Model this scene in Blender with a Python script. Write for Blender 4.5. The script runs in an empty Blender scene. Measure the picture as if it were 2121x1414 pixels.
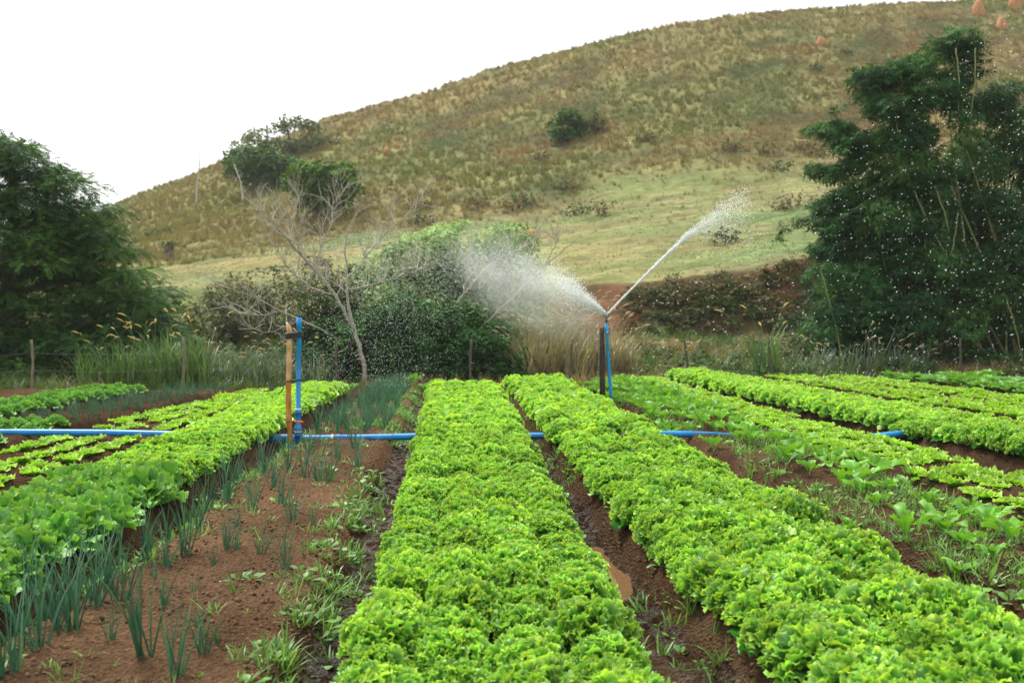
import bpy, math, random
import numpy as np
R = math.radians
rng = np.random.default_rng(7)
random.seed(7)
sc = bpy.context.scene
COL = sc.collection

# ------------------------------------------------------------------ camera
CAM_H = 1.6
FPX, HZ = 2062.0, 634.0
PITCH = math.atan((707 - HZ) / FPX)
cd = bpy.data.cameras.new('camera')
cam = bpy.data.objects.new('camera', cd); COL.objects.link(cam)
cam.location = (0, 0, CAM_H)
cam.rotation_euler = (R(90) - PITCH, 0, 0)
cd.lens = 35.0; cd.sensor_width = 36 * 2121 / 2121 * (2121 / FPX) * 35 / 36
cd.clip_end = 2000; cd.clip_start = 0.05
cd.dof.use_dof = True; cd.dof.focus_distance = 7.5; cd.dof.aperture_fstop = 3.2
sc.camera = cam

# ------------------------------------------------------------------ light
SUN_EL, SUN_AZ = 58.0, -42.0          # azimuth measured from +Y towards +X
w = bpy.data.worlds.new('World'); sc.world = w; w.use_nodes = True
nt = w.node_tree; nt.nodes.clear()
sky = nt.nodes.new('ShaderNodeTexSky'); sky.sky_type = 'NISHITA'; sky.sun_disc = False
sky.sun_elevation = R(SUN_EL); sky.sun_rotation = R(SUN_AZ)
sky.air_density = 1.0; sky.dust_density = 4.0; sky.ozone_density = 1.0
hs = nt.nodes.new('ShaderNodeHueSaturation'); hs.inputs['Saturation'].default_value = 0.22
mx = nt.nodes.new('ShaderNodeMix'); mx.data_type = 'RGBA'; mx.inputs[0].default_value = 0.55
mx.inputs[7].default_value = (9.5, 9.6, 9.4, 1)      # the even white cloud layer
bg = nt.nodes.new('ShaderNodeBackground'); bg.inputs[1].default_value = 0.1
wo = nt.nodes.new('ShaderNodeOutputWorld')
nt.links.new(sky.outputs[0], hs.inputs['Color']); nt.links.new(hs.outputs[0], mx.inputs[6])
nt.links.new(mx.outputs[2], bg.inputs[0]); nt.links.new(bg.outputs[0], wo.inputs[0])
sd = bpy.data.lights.new('sun', 'SUN'); sd.energy = 2.3; sd.angle = R(12); sd.color = (1, 0.95, 0.86)
so = bpy.data.objects.new('sun', sd); COL.objects.link(so); so.location = (0, 0, 40)
so.rotation_euler = (R(90 - SUN_EL), 0, R(180 - SUN_AZ))
sc.view_settings.view_transform = 'Standard'; sc.view_settings.look = 'None'
sc.view_settings.exposure = 1.12; sc.view_settings.gamma = 1
cy = sc.cycles
cy.max_bounces = 6; cy.diffuse_bounces = 3; cy.glossy_bounces = 2; cy.transmission_bounces = 4
cy.transparent_max_bounces = 6; cy.volume_bounces = 1; cy.caustics_reflective = False; cy.caustics_refractive = False

# ------------------------------------------------------------------ helpers
def at(px, py, y):
    """point of the place that lies at depth y along the line through a photo position"""
    p = PITCH
    d = np.array([(px - 1060.5) / FPX, 1.0, (707 - py) / FPX])
    dy = d[1] * math.cos(p) + d[2] * math.sin(p); dz = -d[1] * math.sin(p) + d[2] * math.cos(p)
    return np.array([d[0] * y / dy, y, CAM_H + dz * y / dy])
def gp(px, py, z=0.0):
    p = PITCH
    d = np.array([(px - 1060.5) / FPX, 1.0, (707 - py) / FPX])
    dy = d[1] * math.cos(p) + d[2] * math.sin(p); dz = -d[1] * math.sin(p) + d[2] * math.cos(p)
    t = (z - CAM_H) / dz
    return np.array([d[0] * t, dy * t, z])
def hsh(ix, iy, s):
    h = (ix.astype(np.int64) * 374761393 + iy.astype(np.int64) * 668265263 + s * 69069) & 0xffffffff
    h = ((h ^ (h >> 13)) * 1274126177) & 0xffffffff
    return ((h ^ (h >> 16)) & 0xffff) / 65535.0
def vn(x, y, s=0):
    ix = np.floor(x); iy = np.floor(y); fx = x - ix; fy = y - iy
    fx = fx * fx * (3 - 2 * fx); fy = fy * fy * (3 - 2 * fy)
    a = hsh(ix, iy, s); b = hsh(ix + 1, iy, s); c = hsh(ix, iy + 1, s); d = hsh(ix + 1, iy + 1, s)
    return (a * (1 - fx) + b * fx) * (1 - fy) + (c * (1 - fx) + d * fx) * fy
def fbm(x, y, o=3, s=0):
    x = np.asarray(x, float); y = np.asarray(y, float)
    r = 0; a = 0.5; n = 0
    for i in range(o):
        r = r + a * vn(x * 2 ** i + i * 17.3, y * 2 ** i - i * 9.1, s + i); n += a; a *= 0.5
    return r / n
def sstep(a, b, x):
    t = np.clip((x - a) / (b - a), 0, 1); return t * t * (3 - 2 * t)

class Acc:
    """collects geometry and writes it as ONE mesh object"""
    def __init__(s): s.V = []; s.F = {3: [], 4: []}; s.C = []; s.n = 0
    def add(s, V, F, col=(0.5, 0.5, 0.5)):
        V = np.asarray(V, float); n = len(V)
        s.V.append(V)
        if not isinstance(F, dict): F = {F.shape[1]: F} if hasattr(F, 'shape') else F
        for k, f in F.items():
            if len(f): s.F[k].append(np.asarray(f, np.int64) + s.n)
        c = np.asarray(col, float)
        s.C.append(np.broadcast_to(c, (n, 3)) if c.ndim == 1 else c)
        s.n += n
    def inst(s, V, F, M, T, col, vcol=None):
        """N copies of template V,F under matrices M (N,3,3), positions T (N,3); col (N,3) times vcol (n,3)"""
        N = len(T); n = len(V)
        P = np.einsum('nij,vj->nvi', M, V) + T[:, None, :]
        c = np.broadcast_to(col[:, None, :], (N, n, 3))
        if vcol is not None: c = c * vcol[None]
        f = (F[None] + (np.arange(N) * n)[:, None, None]).reshape(-1, F.shape[1])
        s.add(P.reshape(-1, 3), {F.shape[1]: f}, c.reshape(-1, 3))
    def mesh(s, name, smooth=True):
        me = bpy.data.meshes.new(name)
        V = np.concatenate(s.V); C = np.concatenate(s.C)
        t = np.concatenate(s.F[3]) if s.F[3] else np.zeros((0, 3), int)
        q = np.concatenate(s.F[4]) if s.F[4] else np.zeros((0, 4), int)
        me.vertices.add(len(V)); me.vertices.foreach_set('co', V.astype(np.float32).ravel())
        L = np.concatenate([t.ravel(), q.ravel()]); me.loops.add(len(L)); me.loops.foreach_set('vertex_index', L.astype(np.int32))
        npol = len(t) + len(q); me.polygons.add(npol)
        st = np.concatenate([np.arange(len(t)) * 3, len(t) * 3 + np.arange(len(q)) * 4])
        me.polygons.foreach_set('loop_start', st.astype(np.int32))
        if smooth: me.polygons.foreach_set('use_smooth', np.ones(npol, bool))
        a = me.attributes.new('tint', 'FLOAT_COLOR', 'POINT')
        a.data.foreach_set('color', np.concatenate([C, np.ones((len(C), 1))], 1).astype(np.float32).ravel())
        me.update(calc_edges=True); return me
    def build(s, name, m, parent=None, smooth=True):
        me = s.mesh(name, smooth); me.materials.append(m)
        o = bpy.data.objects.new(name, me); COL.objects.link(o)
        if parent is not None: o.parent = parent
        return o
def tag(o, label=None, cat=None, group=None, kind=None):
    if label: o['label'] = label
    if cat: o['category'] = cat
    if group: o['group'] = group
    if kind: o['kind'] = kind
    return o
def empty(name, loc=(0, 0, 0), rz=0):
    o = bpy.data.objects.new(name, None); COL.objects.link(o); o.location = loc; o.rotation_euler = (0, 0, rz)
    o.empty_display_size = 0.1; return o
def local(o): return np.array(o.location)
def tube(P, r, n=6, cap=True):
    P = np.asarray(P, float); r = np.broadcast_to(np.asarray(r, float), (len(P),))
    T = np.gradient(P, axis=0); T /= np.linalg.norm(T, axis=1)[:, None] + 1e-9
    ref = np.array([0, 0, 1.0]) if abs(T[0][2]) < 0.9 else np.array([1.0, 0, 0])
    A = np.cross(T, ref); A /= np.linalg.norm(A, axis=1)[:, None] + 1e-9; B = np.cross(T, A)
    th = np.arange(n) * 2 * math.pi / n
    V = P[:, None] + r[:, None, None] * (A[:, None] * np.cos(th)[None, :, None] + B[:, None] * np.sin(th)[None, :, None])
    V = V.reshape(-1, 3); m = len(P); q = []
    for i in range(m - 1):
        for j in range(n):
            q.append((i * n + j, (i + 1) * n + j, (i + 1) * n + (j + 1) % n, i * n + (j + 1) % n))
    tr = []
    if cap:
        V = np.concatenate([V, P[:1], P[-1:]]); a = m * n; b = a + 1
        for j in range(n):
            tr.append((a, j, (j + 1) % n)); tr.append((b, (m - 1) * n + (j + 1) % n, (m - 1) * n + j))
    return V, {4: np.array(q), 3: np.array(tr).reshape(-1, 3)}
def frames(D, Nn):
    """matrices whose columns are side, along, normal"""
    D = D / (np.linalg.norm(D, axis=1)[:, None] + 1e-9)
    S = np.cross(D, Nn); S /= np.linalg.norm(S, axis=1)[:, None] + 1e-9
    U = np.cross(S, D)
    return np.stack([S, D, U], axis=2)

# ------------------------------------------------------------------ materials
def mat(name): 
    m = bpy.data.materials.new(name); m.use_nodes = True; m.node_tree.nodes.clear(); return m, m.node_tree
def leafmat(name, trans=0.35, rough=0.45, spec=0.5, tcol=(1.25, 1.15, 0.55), objrand=0.0, noise=0.25, nscale=30):
    m, t = mat(name); N = t.nodes; Lk = t.links
    a = N.new('ShaderNodeAttribute'); a.attribute_name = 'tint'
    no = N.new('ShaderNodeTexNoise'); no.inputs['Scale'].default_value = nscale; no.inputs['Detail'].default_value = 3
    tc = N.new('ShaderNodeTexCoord'); Lk.new(tc.outputs['Object'], no.inputs['Vector'])
    mr = N.new('ShaderNodeMapRange'); mr.inputs['To Min'].default_value = 1 - noise; mr.inputs['To Max'].default_value = 1 + noise
    mr.inputs['From Min'].default_value = 0.3; mr.inputs['From Max'].default_value = 0.7
    Lk.new(no.outputs[0], mr.inputs[0])
    v = N.new('ShaderNodeVectorMath'); v.operation = 'SCALE'; Lk.new(a.outputs['Color'], v.inputs[0]); Lk.new(mr.outputs[0], v.inputs['Scale'])
    out = v.outputs[0]
    if objrand:
        oi = N.new('ShaderNodeObjectInfo'); m2 = N.new('ShaderNodeMapRange')
        m2.inputs['To Min'].default_value = 1 - objrand; m2.inputs['To Max'].default_value = 1 + objrand
        Lk.new(oi.outputs['Random'], m2.inputs[0]); v3 = N.new('ShaderNodeVectorMath'); v3.operation = 'SCALE'
        Lk.new(out, v3.inputs[0]); Lk.new(m2.outputs[0], v3.inputs['Scale']); out = v3.outputs[0]
    p = N.new('ShaderNodeBsdfPrincipled'); p.inputs['Roughness'].default_value = rough; p.inputs['Specular IOR Level'].default_value = spec
    Lk.new(out, p.inputs['Base Color'])
    tr = N.new('ShaderNodeBsdfTranslucent'); v2 = N.new('ShaderNodeVectorMath'); v2.operation = 'MULTIPLY'; v2.inputs[1].default_value = tcol
    Lk.new(out, v2.inputs[0]); Lk.new(v2.outputs[0], tr.inputs[0])
    mix = N.new('ShaderNodeMixShader'); mix.inputs[0].default_value = trans
    Lk.new(p.outputs[0], mix.inputs[1]); Lk.new(tr.outputs[0], mix.inputs[2])
    o = N.new('ShaderNodeOutputMaterial'); Lk.new(mix.outputs[0], o.inputs[0]); return m
def tintmat(name, rough=0.8, spec=0.3, bump=0.0, bscale=20, noise=0.3, stretch=(1, 1, 1), nscale=None, metal=0.0):
    m, t = mat(name); N = t.nodes; Lk = t.links
    a = N.new('ShaderNodeAttribute'); a.attribute_name = 'tint'
    tc = N.new('ShaderNodeTexCoord'); mp = N.new('ShaderNodeMapping'); mp.inputs['Scale'].default_value = stretch
    Lk.new(tc.outputs['Object'], mp.inputs[0])
    no = N.new('ShaderNodeTexNoise'); no.inputs['Scale'].default_value = nscale or bscale; no.inputs['Detail'].default_value = 6; no.inputs['Roughness'].default_value = 0.65
    Lk.new(mp.outputs[0], no.inputs['Vector'])
    mr = N.new('ShaderNodeMapRange'); mr.inputs['To Min'].default_value = 1 - noise; mr.inputs['To Max'].default_value = 1 + noise
    mr.inputs['From Min'].default_value = 0.3; mr.inputs['From Max'].default_value = 0.7; Lk.new(no.outputs[0], mr.inputs[0])
    v = N.new('ShaderNodeVectorMath'); v.operation = 'SCALE'; Lk.new(a.outputs['Color'], v.inputs[0]); Lk.new(mr.outputs[0], v.inputs['Scale'])
    p = N.new('ShaderNodeBsdfPrincipled'); p.inputs['Roughness'].default_value = rough; p.inputs['Specular IOR Level'].default_value = spec
    p.inputs['Metallic'].default_value = metal
    Lk.new(v.outputs[0], p.inputs['Base Color'])
    if bump:
        nb = N.new('ShaderNodeTexNoise'); nb.inputs['Scale'].default_value = bscale; nb.inputs['Detail'].default_value = 8
        Lk.new(mp.outputs[0], nb.inputs['Vector'])
        b = N.new('ShaderNodeBump'); b.inputs['Strength'].default_value = 0.8; b.inputs['Distance'].default_value = bump
        Lk.new(nb.outputs[0], b.inputs['Height']); Lk.new(b.outputs[0], p.inputs['Normal'])
    o = N.new('ShaderNodeOutputMaterial'); Lk.new(p.outputs[0], o.inputs[0]); return m
M_LET = leafmat('lettuce_leaf', 0.40, 0.42, 0.4, (1.2, 1.2, 0.45), objrand=0.16, noise=0.18, nscale=25)
M_LEAFY = leafmat('crisp_lettuce_leaf', 0.30, 0.5, 0.4, (1.3, 1.2, 0.5), objrand=0.08, noise=0.2, nscale=30)
M_KALE = leafmat('brassica_leaf', 0.33, 0.45, 0.35, (1.4, 1.25, 0.4), objrand=0.12, noise=0.15)
M_ONION = leafmat('scallion_leaf', 0.15, 0.35, 0.5, (1.2, 1.2, 0.7), objrand=0.12, noise=0.15)
M_GRASS = leafmat('grass_blade', 0.3, 0.45, 0.4, (1.3, 1.2, 0.6), noise=0.15, nscale=3)
M_TREE = leafmat('tree_leaf', 0.22, 0.6, 0.12, (1.3, 1.4, 0.5), noise=0.2, nscale=2)
M_DRY = leafmat('hill_grass_blade', 0.25, 0.8, 0.1, (1.1, 1.0, 0.8), noise=0.2, nscale=0.3)
M_BARK = tintmat('bark', 0.9, 0.2, bump=0.01, bscale=30, noise=0.35)
M_WOOD = tintmat('weathered_wood', 0.75, 0.3, bump=0.004, bscale=14, noise=0.45, stretch=(6, 6, 0.8))
M_WETWOOD = tintmat('wet_bamboo', 0.25, 0.6, bump=0.003, bscale=10, noise=0.35, stretch=(4, 4, 0.9))
M_PIPE = tintmat('blue_plastic', 0.42, 0.45, bump=0.0008, bscale=60, noise=0.28, nscale=7)
M_RUB = tintmat('black_rubber', 0.45, 0.5, noise=0.2)
M_WIRE = tintmat('old_wire', 0.5, 0.4, noise=0.2, metal=0.6)
M_MOUND = tintmat('termite_clay', 0.95, 0.1, bump=0.03, bscale=5, noise=0.25)

# ------------------------------------------------------------------ where the beds run
YK = [2, 5, 8, 12, 16, 20]
BEDS = {   # left and right edge of each bed top at YK, near end, far end
 'C':  ([-.60, -.70, -.84, -1.08, -1.34, -1.60], [.60, .46, .30, .06, -.22, -.50], 0, 17.2),
 'R1': ([1.30, .80, .55, .27, -.04, -.30], [2.16, 1.96, 1.74, 1.40, 1.08, .78], 0, 17.9),
 'R2': ([2.55, 2.36, 2.15, 1.82, 1.52, 1.22], [3.62, 3.40, 3.16, 2.80, 2.46, 2.12], 0, 18.5),
 'R3': ([4.0, 3.72, 3.38, 2.92, 2.50, 2.22], [5.1, 4.75, 4.36, 3.72, 3.22, 2.85], 0, 19.6),
 'R4': ([6.0, 5.6, 5.05, 4.15, 3.45, 3.0], [7.0, 6.6, 5.95, 5.05, 4.3, 3.75], 0, 19.8),
 'R5': ([7.4, 6.95, 6.3, 5.25, 4.5, 3.95], [8.4, 7.95, 7.3, 6.25, 5.45, 4.8], 0, 19.8),
 'R6': ([8.7, 8.25, 7.6, 6.5, 5.7, 5.0], [9.7, 9.25, 8.6, 7.5, 6.65, 5.9], 0, 20.0),
 'R7': ([10, 9.5, 8.85, 7.75, 6.9, 6.1], [11, 10.5, 9.85, 8.75, 7.9, 7.0], 0, 20.0),
 'R8': ([11.3, 10.8, 10.1, 9.0, 8.1, 7.25], [13, 12.4, 11.7, 10.6, 9.8, 9.2], 0, 20.0),
 'L0': ([-2.25, -2.22, -2.28, -2.38, -2.40, -2.45], [-.92, -1.0, -1.16, -1.36, -1.58, -1.80], 0, 18.2),
 'L1': ([-3.45, -3.42, -3.42, -3.50, -3.60, -3.7], [-2.50, -2.46, -2.52, -2.66, -2.70, -2.75], 0, 16.4),
 'L2': ([-5.0, -5.05, -5.02, -4.85, -4.45, -4.2], [-4.0, -3.95, -3.92, -3.86, -3.84, -3.8], 0, 16.6),
 'L3': ([-6.5, -6.5, -6.4, -6.25, -5.85, -5.5], [-5.5, -5.5, -5.42, -5.25, -4.85, -4.5], 0, 17.2),
 'L4': ([-8.0, -7.9, -7.8, -7.6, -7.25, -6.9], [-6.95, -6.9, -6.8, -6.6, -6.25, -5.9], 0, 17.0),
 'L5': ([-9.6, -9.5, -9.4, -9.1, -8.7, -8.3], [-8.4, -8.3, -8.2, -8.0, -7.6, -7.3], 0, 17.0)}
def edges(b, y): return np.interp(y, YK, BEDS[b][0]), np.interp(y, YK, BEDS[b][1])
def groundz(x, y, detail=True):
    x = np.asarray(x, float); y = np.asarray(y, float)
    z = np.zeros(np.broadcast(x, y).shape)
    wob = (fbm(x * 1.7, y * 1.7, 2, 3) - .5) * .16
    for b, (l, r, y0, y1) in BEDS.items():
        l_, r_ = np.interp(y, YK, l), np.interp(y, YK, r)
        h = 0.13 if b in ('L0',) else 0.17
        k = sstep(-.10, .10, x - l_ + wob) * (1 - sstep(-.10, .10, x - r_ + wob)) * (1 - sstep(y1, y1 + .25, y))
        z = np.maximum(z, h * k)
    z = z + sstep(20, 24, y) * .12
    if detail: z = z + (fbm(x * 3, y * 3, 3, 5) - .5) * .05 + (fbm(x * 13, y * 13, 3, 9) - .5) * .034
    return z
# furrow hollow that holds the muddy puddle
PUD = gp(1262, 1178, 0.0)
def pud_d(x, y):
    dx, dy = x - PUD[0] + .07 * (y - PUD[1]), y - PUD[1]
    return np.sqrt((dx / .17) ** 2 + (dy / .58) ** 2) + (fbm(x * 6, y * 6, 2, 41) - .5) * .6

# ------------------------------------------------------------------ the ground sheets
def soil():
    ys = []; y = 1.2
    while y < 24.5: ys.append(y); y += 0.012 + 0.0042 * y
    ys = np.array(ys); ts = np.linspace(-1.0, 1.0, 1100)
    ts = np.sign(ts) * (0.62 * np.abs(ts) + 0.3 * np.abs(ts) ** 4)
    Y, T = np.meshgrid(ys, ts, indexing='ij'); X = Y * T * 1.0 + T * 1.2
    Z = groundz(X, Y)
    pd = pud_d(X, Y); Z = Z - .055 * (1 - sstep(.6, 1.5, pd))
    cl = vn(X * 38, Y * 38, 77); pk = sstep(.9, 1.6, pd); Z = Z + pk * .030 * np.clip(cl - .45, 0, 1) + pk * .018 * np.abs(vn(X * 17, Y * 17, 79) - .5) + .008 * vn(X * 75, Y * 75, 78)
    base = groundz(X, Y, False)
    wet = 1 - sstep(.0, .07, base); wet = wet * sstep(.30, .5, fbm(X * 1.3, Y * .5, 2, 31) + .14) * (1 - sstep(15, 18, Y))
    n = fbm(X * .9, Y * .9, 3, 21)[..., None]
    drysoil = np.array([.095, .058, .034]); dark = np.array([.046, .026, .015])
    C = dark + (drysoil - dark) * np.clip(n * 1.6 - .25, 0, 1)
    inL0 = ((X > edges('L0', Y)[0]) & (X < edges('L0', Y)[1]))[..., None]
    C = np.where(inL0, C * .55 + np.array([.135, .080, .046]) * .6, C)
    C = C * (1.12 - .25 * np.clip((fbm(X * 2.1, Y * 1.6, 3, 33)[..., None] - .5) * 5, -1, 1)) * (1 - .55 * wet[..., None])
    ny, nx = Y.shape; i = (np.arange(ny - 1)[:, None] * nx + np.arange(nx - 1)[None]).ravel()
    F = np.stack([i, i + 1, i + nx + 1, i + nx], 1)
    A = Acc(); A.add(np.stack([X, Y, Z], -1).reshape(-1, 3), {4: F}, C.reshape(-1, 3))
    m, t = mat('field_soil'); N = t.nodes; Lk = t.links
    a = N.new('ShaderNodeAttribute'); a.attribute_name = 'tint'
    wa = N.new('ShaderNodeAttribute'); wa.attribute_name = 'wet'
    tc = N.new('ShaderNodeTexCoord')
    no = N.new('ShaderNodeTexNoise'); no.inputs['Scale'].default_value = 45; no.inputs['Detail'].default_value = 8; no.inputs['Roughness'].default_value = .7
    vo = N.new('ShaderNodeTexVoronoi'); vo.inputs['Scale'].default_value = 55; vo.feature = 'F1'
    Lk.new(tc.outputs['Object'], no.inputs['Vector']); Lk.new(tc.outputs['Object'], vo.inputs['Vector'])
    mr = N.new('ShaderNodeMapRange'); mr.inputs['To Min'].default_value = .55; mr.inputs['To Max'].default_value = 1.5
    mr.inputs['From Min'].default_value = .3; mr.inputs['From Max'].default_value = .7; Lk.new(no.outputs[0], mr.inputs[0])
    v = N.new('ShaderNodeVectorMath'); v.operation = 'SCALE'; Lk.new(a.outputs['Color'], v.inputs[0]); Lk.new(mr.outputs[0], v.inputs['Scale'])
    ad = N.new('ShaderNodeMath'); ad.operation = 'ADD'; Lk.new(no.outputs[0], ad.inputs[0]); Lk.new(vo.outputs['Distance'], ad.inputs[1])
    b = N.new('ShaderNodeBump'); b.inputs['Strength'].default_value = .9; b.inputs['Distance'].default_value = .035; Lk.new(ad.outputs[0], b.inputs['Height'])
    p = N.new('ShaderNodeBsdfPrincipled'); Lk.new(v.outputs[0], p.inputs['Base Color']); Lk.new(b.outputs[0], p.inputs['Normal']); 
    nw = N.new('ShaderNodeTexNoise'); nw.inputs['Scale'].default_value = 14; nw.inputs['Detail'].default_value = 5; Lk.new(tc.outputs['Object'], nw.inputs['Vector'])
    mw = N.new('ShaderNodeMapRange'); mw.inputs['From Min'].default_value = .46; mw.inputs['From Max'].default_value = .58; Lk.new(nw.outputs[0], mw.inputs[0])
    ww = N.new('ShaderNodeMath'); ww.operation = 'MULTIPLY'; Lk.new(wa.outputs['Fac'], ww.inputs[0]); Lk.new(mw.outputs[0], ww.inputs[1])
    sp_ = N.new('ShaderNodeMath'); sp_.operation = 'MULTIPLY'; sp_.inputs[1].default_value = .6; Lk.new(ww.outputs[0], sp_.inputs[0]); Lk.new(sp_.outputs[0], p.inputs['Specular IOR Level'])
    rr = N.new('ShaderNodeMapRange'); rr.inputs['To Min'].default_value = .85; rr.inputs['To Max'].default_value = .22
    Lk.new(ww.outputs[0], rr.inputs[0]); Lk.new(rr.outputs[0], p.inputs['Roughness'])
    o = N.new('ShaderNodeOutputMaterial'); Lk.new(p.outputs[0], o.inputs[0])
    ob = A.build('field_soil', m)
    at_ = ob.data.attributes.new('wet', 'FLOAT', 'POINT'); at_.data.foreach_set('value', wet.astype(np.float32).ravel())
    tag(ob, 'brown soil of the vegetable field shaped into raised beds and wet furrows', kind='structure')
soil()
# puddle water
a = Acc(); th = np.arange(28) * 2 * math.pi / 28
rr_ = 1.5 + .15 * np.sin(3 * th)
P = np.stack([PUD[0] + .12 * rr_ * np.cos(th) - .07 * .48 * rr_ * np.sin(th), PUD[1] + .48 * rr_ * np.sin(th), np.full(28, -.018)], 1)
a.add(np.concatenate([P, [[PUD[0], PUD[1], -.018]]]), {3: np.array([(28, i, (i + 1) % 28) for i in range(28)])}, (.17, .095, .045))
tag(a.build('puddle', tintmat('muddy_water', .06, .6, noise=.1)), 'brown water lying in the furrow beside the central bed', kind='structure')

# ------------------------------------------------------------------ terrain behind the field
PXK = [-900, -200, 0, 100, 200, 290, 330, 400, 440, 540, 640, 680, 800, 1000, 1200, 1300, 1400, 1500, 1600, 1700, 1800, 1900, 2121, 2600, 3200]
RID = [640, 560, 520, 478, 442, 404, 393, 370, 352, 313, 270, 253, 216, 158, 108, 80, 60, 46, 35, 26, 16, 13, 10, 20, 60]
def hillz(x, y):
    x = np.asarray(x, float); y = np.asarray(y, float)
    px = 1060.5 + FPX * x / np.maximum(y, 1)
    e = lambda K, V: np.interp(px, K, V)
    rid = e(PXK, RID)
    pas = e([-600, 0, 250, 500, 800, 1100, 1400, 1750, 2121, 3000], [600, 575, 540, 505, 470, 455, 400, 368, 340, 300])
    top = e([-600, 0, 300, 450, 700, 1000, 1200, 1400, 1600, 1750, 2121, 3000], [645, 640, 612, 606, 600, 596, 592, 584, 553, 514, 490, 470])
    bas = e([-600, 300, 700, 1100, 1200, 2121, 3000], [690, 680, 672, 690, 700, 700, 700])
    Z = lambda py, yy: CAM_H + (HZ - py) / FPX * yy
    ys = [24, 31, 32.6, 52, 70, 88, 105, 140, 320]
    mid = pas + (rid - pas) * .56
    zs = [np.full_like(rid, .12), Z(bas, 31), Z(top, 32.6), Z(pas, 52), Z(mid, 70), Z(rid, 88)]
    zs += [zs[5] * 1.10, zs[5] * 1.05, zs[5] * .3]
    z = np.zeros_like(rid * y)
    for i in range(len(ys) - 1):
        k = (y >= ys[i]) & (y <= ys[i + 1]); t = (y - ys[i]) / (ys[i + 1] - ys[i])
        z = np.where(k, zs[i] * (1 - t) + zs[i + 1] * t, z)
    z = np.where(y < 24, groundz(x, y, False), z)
    z = z + sstep(34, 50, y) * (fbm(x * .12, y * .12, 3, 61) - .5) * 1.1 * np.clip(y / 90, 0, 1) + sstep(24, 28, y) * (fbm(x * .9, y * .9, 3, 62) - .5) * .35
    return z
def scrub(x, y):
    """0 short pasture, 1 rough dry scrub"""
    px = 1060.5 + FPX * x / y
    lim = np.interp(px, [0, 300, 700, 1100, 2121], [46, 46, 50, 53, 55])
    return sstep(-6, 6, y - lim + (fbm(x * .15, y * .15, 3, 71) - .5) * 16)
ys = np.concatenate([np.linspace(23.2, 30.5, 40), np.linspace(30.6, 33.4, 40), np.linspace(33.6, 100, 240), np.linspace(101, 320, 60)])
ts = np.linspace(-1.3, 1.3, 700); Y, T = np.meshgrid(ys, ts, indexing='ij'); X = Y * T
Z = hillz(X, Y)
k = scrub(X, Y)[..., None]; n1 = fbm(X * .35, Y * .35, 4, 81)[..., None]; n2 = fbm(X * .08, Y * .12, 3, 82)[..., None]; n3 = fbm(X * .5, Y * 2.2, 3, 83)[..., None]
n5 = np.clip((fbm(X * .25, Y * .9, 3, 84)[..., None] - .38) * 4, 0, 1)
past = (np.array([.145, .175, .062]) * n5 + np.array([.185, .175, .075]) * (1 - n5)) * (.5 + 1.0 * n3) + np.array([.06, .03, .01]) * (n2 - .5) * 2
scr = np.array([.185, .162, .066]) * np.clip(n1 * 1.8 - .2, .3, 1.4) + np.array([-.025, .005, -.004]) * np.clip((n2 - .5) * 4, -1, 1)
lfg = (1 - sstep(-.32, -.02, X / Y))[..., None]; scr = scr * (1 - .6 * lfg) + .6 * lfg * np.array([.15, .155, .052])
C = past * (1 - k) * .86 + scr * k
PXg = (1060.5 + FPX * X / Y)
bank = (sstep(30.3, 31, Y) * (1 - sstep(32.6, 33.0, Y)) * sstep(1100, 1180, PXg))[..., None]
red = sstep(.52, .66, fbm(X * .55, Y * .2, 2, 88) + .22 * np.exp(-((PXg - 1235) / 50.0) ** 2) + .12 * np.exp(-((PXg - 1580) / 70.0) ** 2))[..., None]
C = C * (1 - bank) + bank * (np.array([.10, .07, .035]) * (1 - red) + red * np.array([.15, .078, .042]))
low = (1 - sstep(28, 30.4, Y))[..., None]
C = C * (1 - low) + low * (np.array([.09, .075, .035]) * (.6 + .8 * n1))
C = np.clip(C, .01, 1)
i = (np.arange(len(ys) - 1)[:, None] * 700 + np.arange(699)[None]).ravel()
a = Acc(); a.add(np.stack([X, Y, Z], -1).reshape(-1, 3), {4: np.stack([i, i + 1, i + 701, i + 700], 1)}, C.reshape(-1, 3))
tag(a.build('hillside', tintmat('hill_ground', .95, .1, bump=.25, bscale=1.2, noise=.28, nscale=2.5)), 'grassy hillside rising behind the field', kind='structure')
a = Acc()
q = np.array([[-900, -300, -.35], [900, -300, -.35], [900, 1500, -.35], [-900, 1500, -.35]])
a.add(q, {4: np.array([[0, 1, 2, 3]])}, (.12, .11, .05))
tag(a.build('ground', tintmat('far_ground', .95, .1, noise=.3, nscale=.5)), 'flat land around the field', kind='structure')

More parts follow.
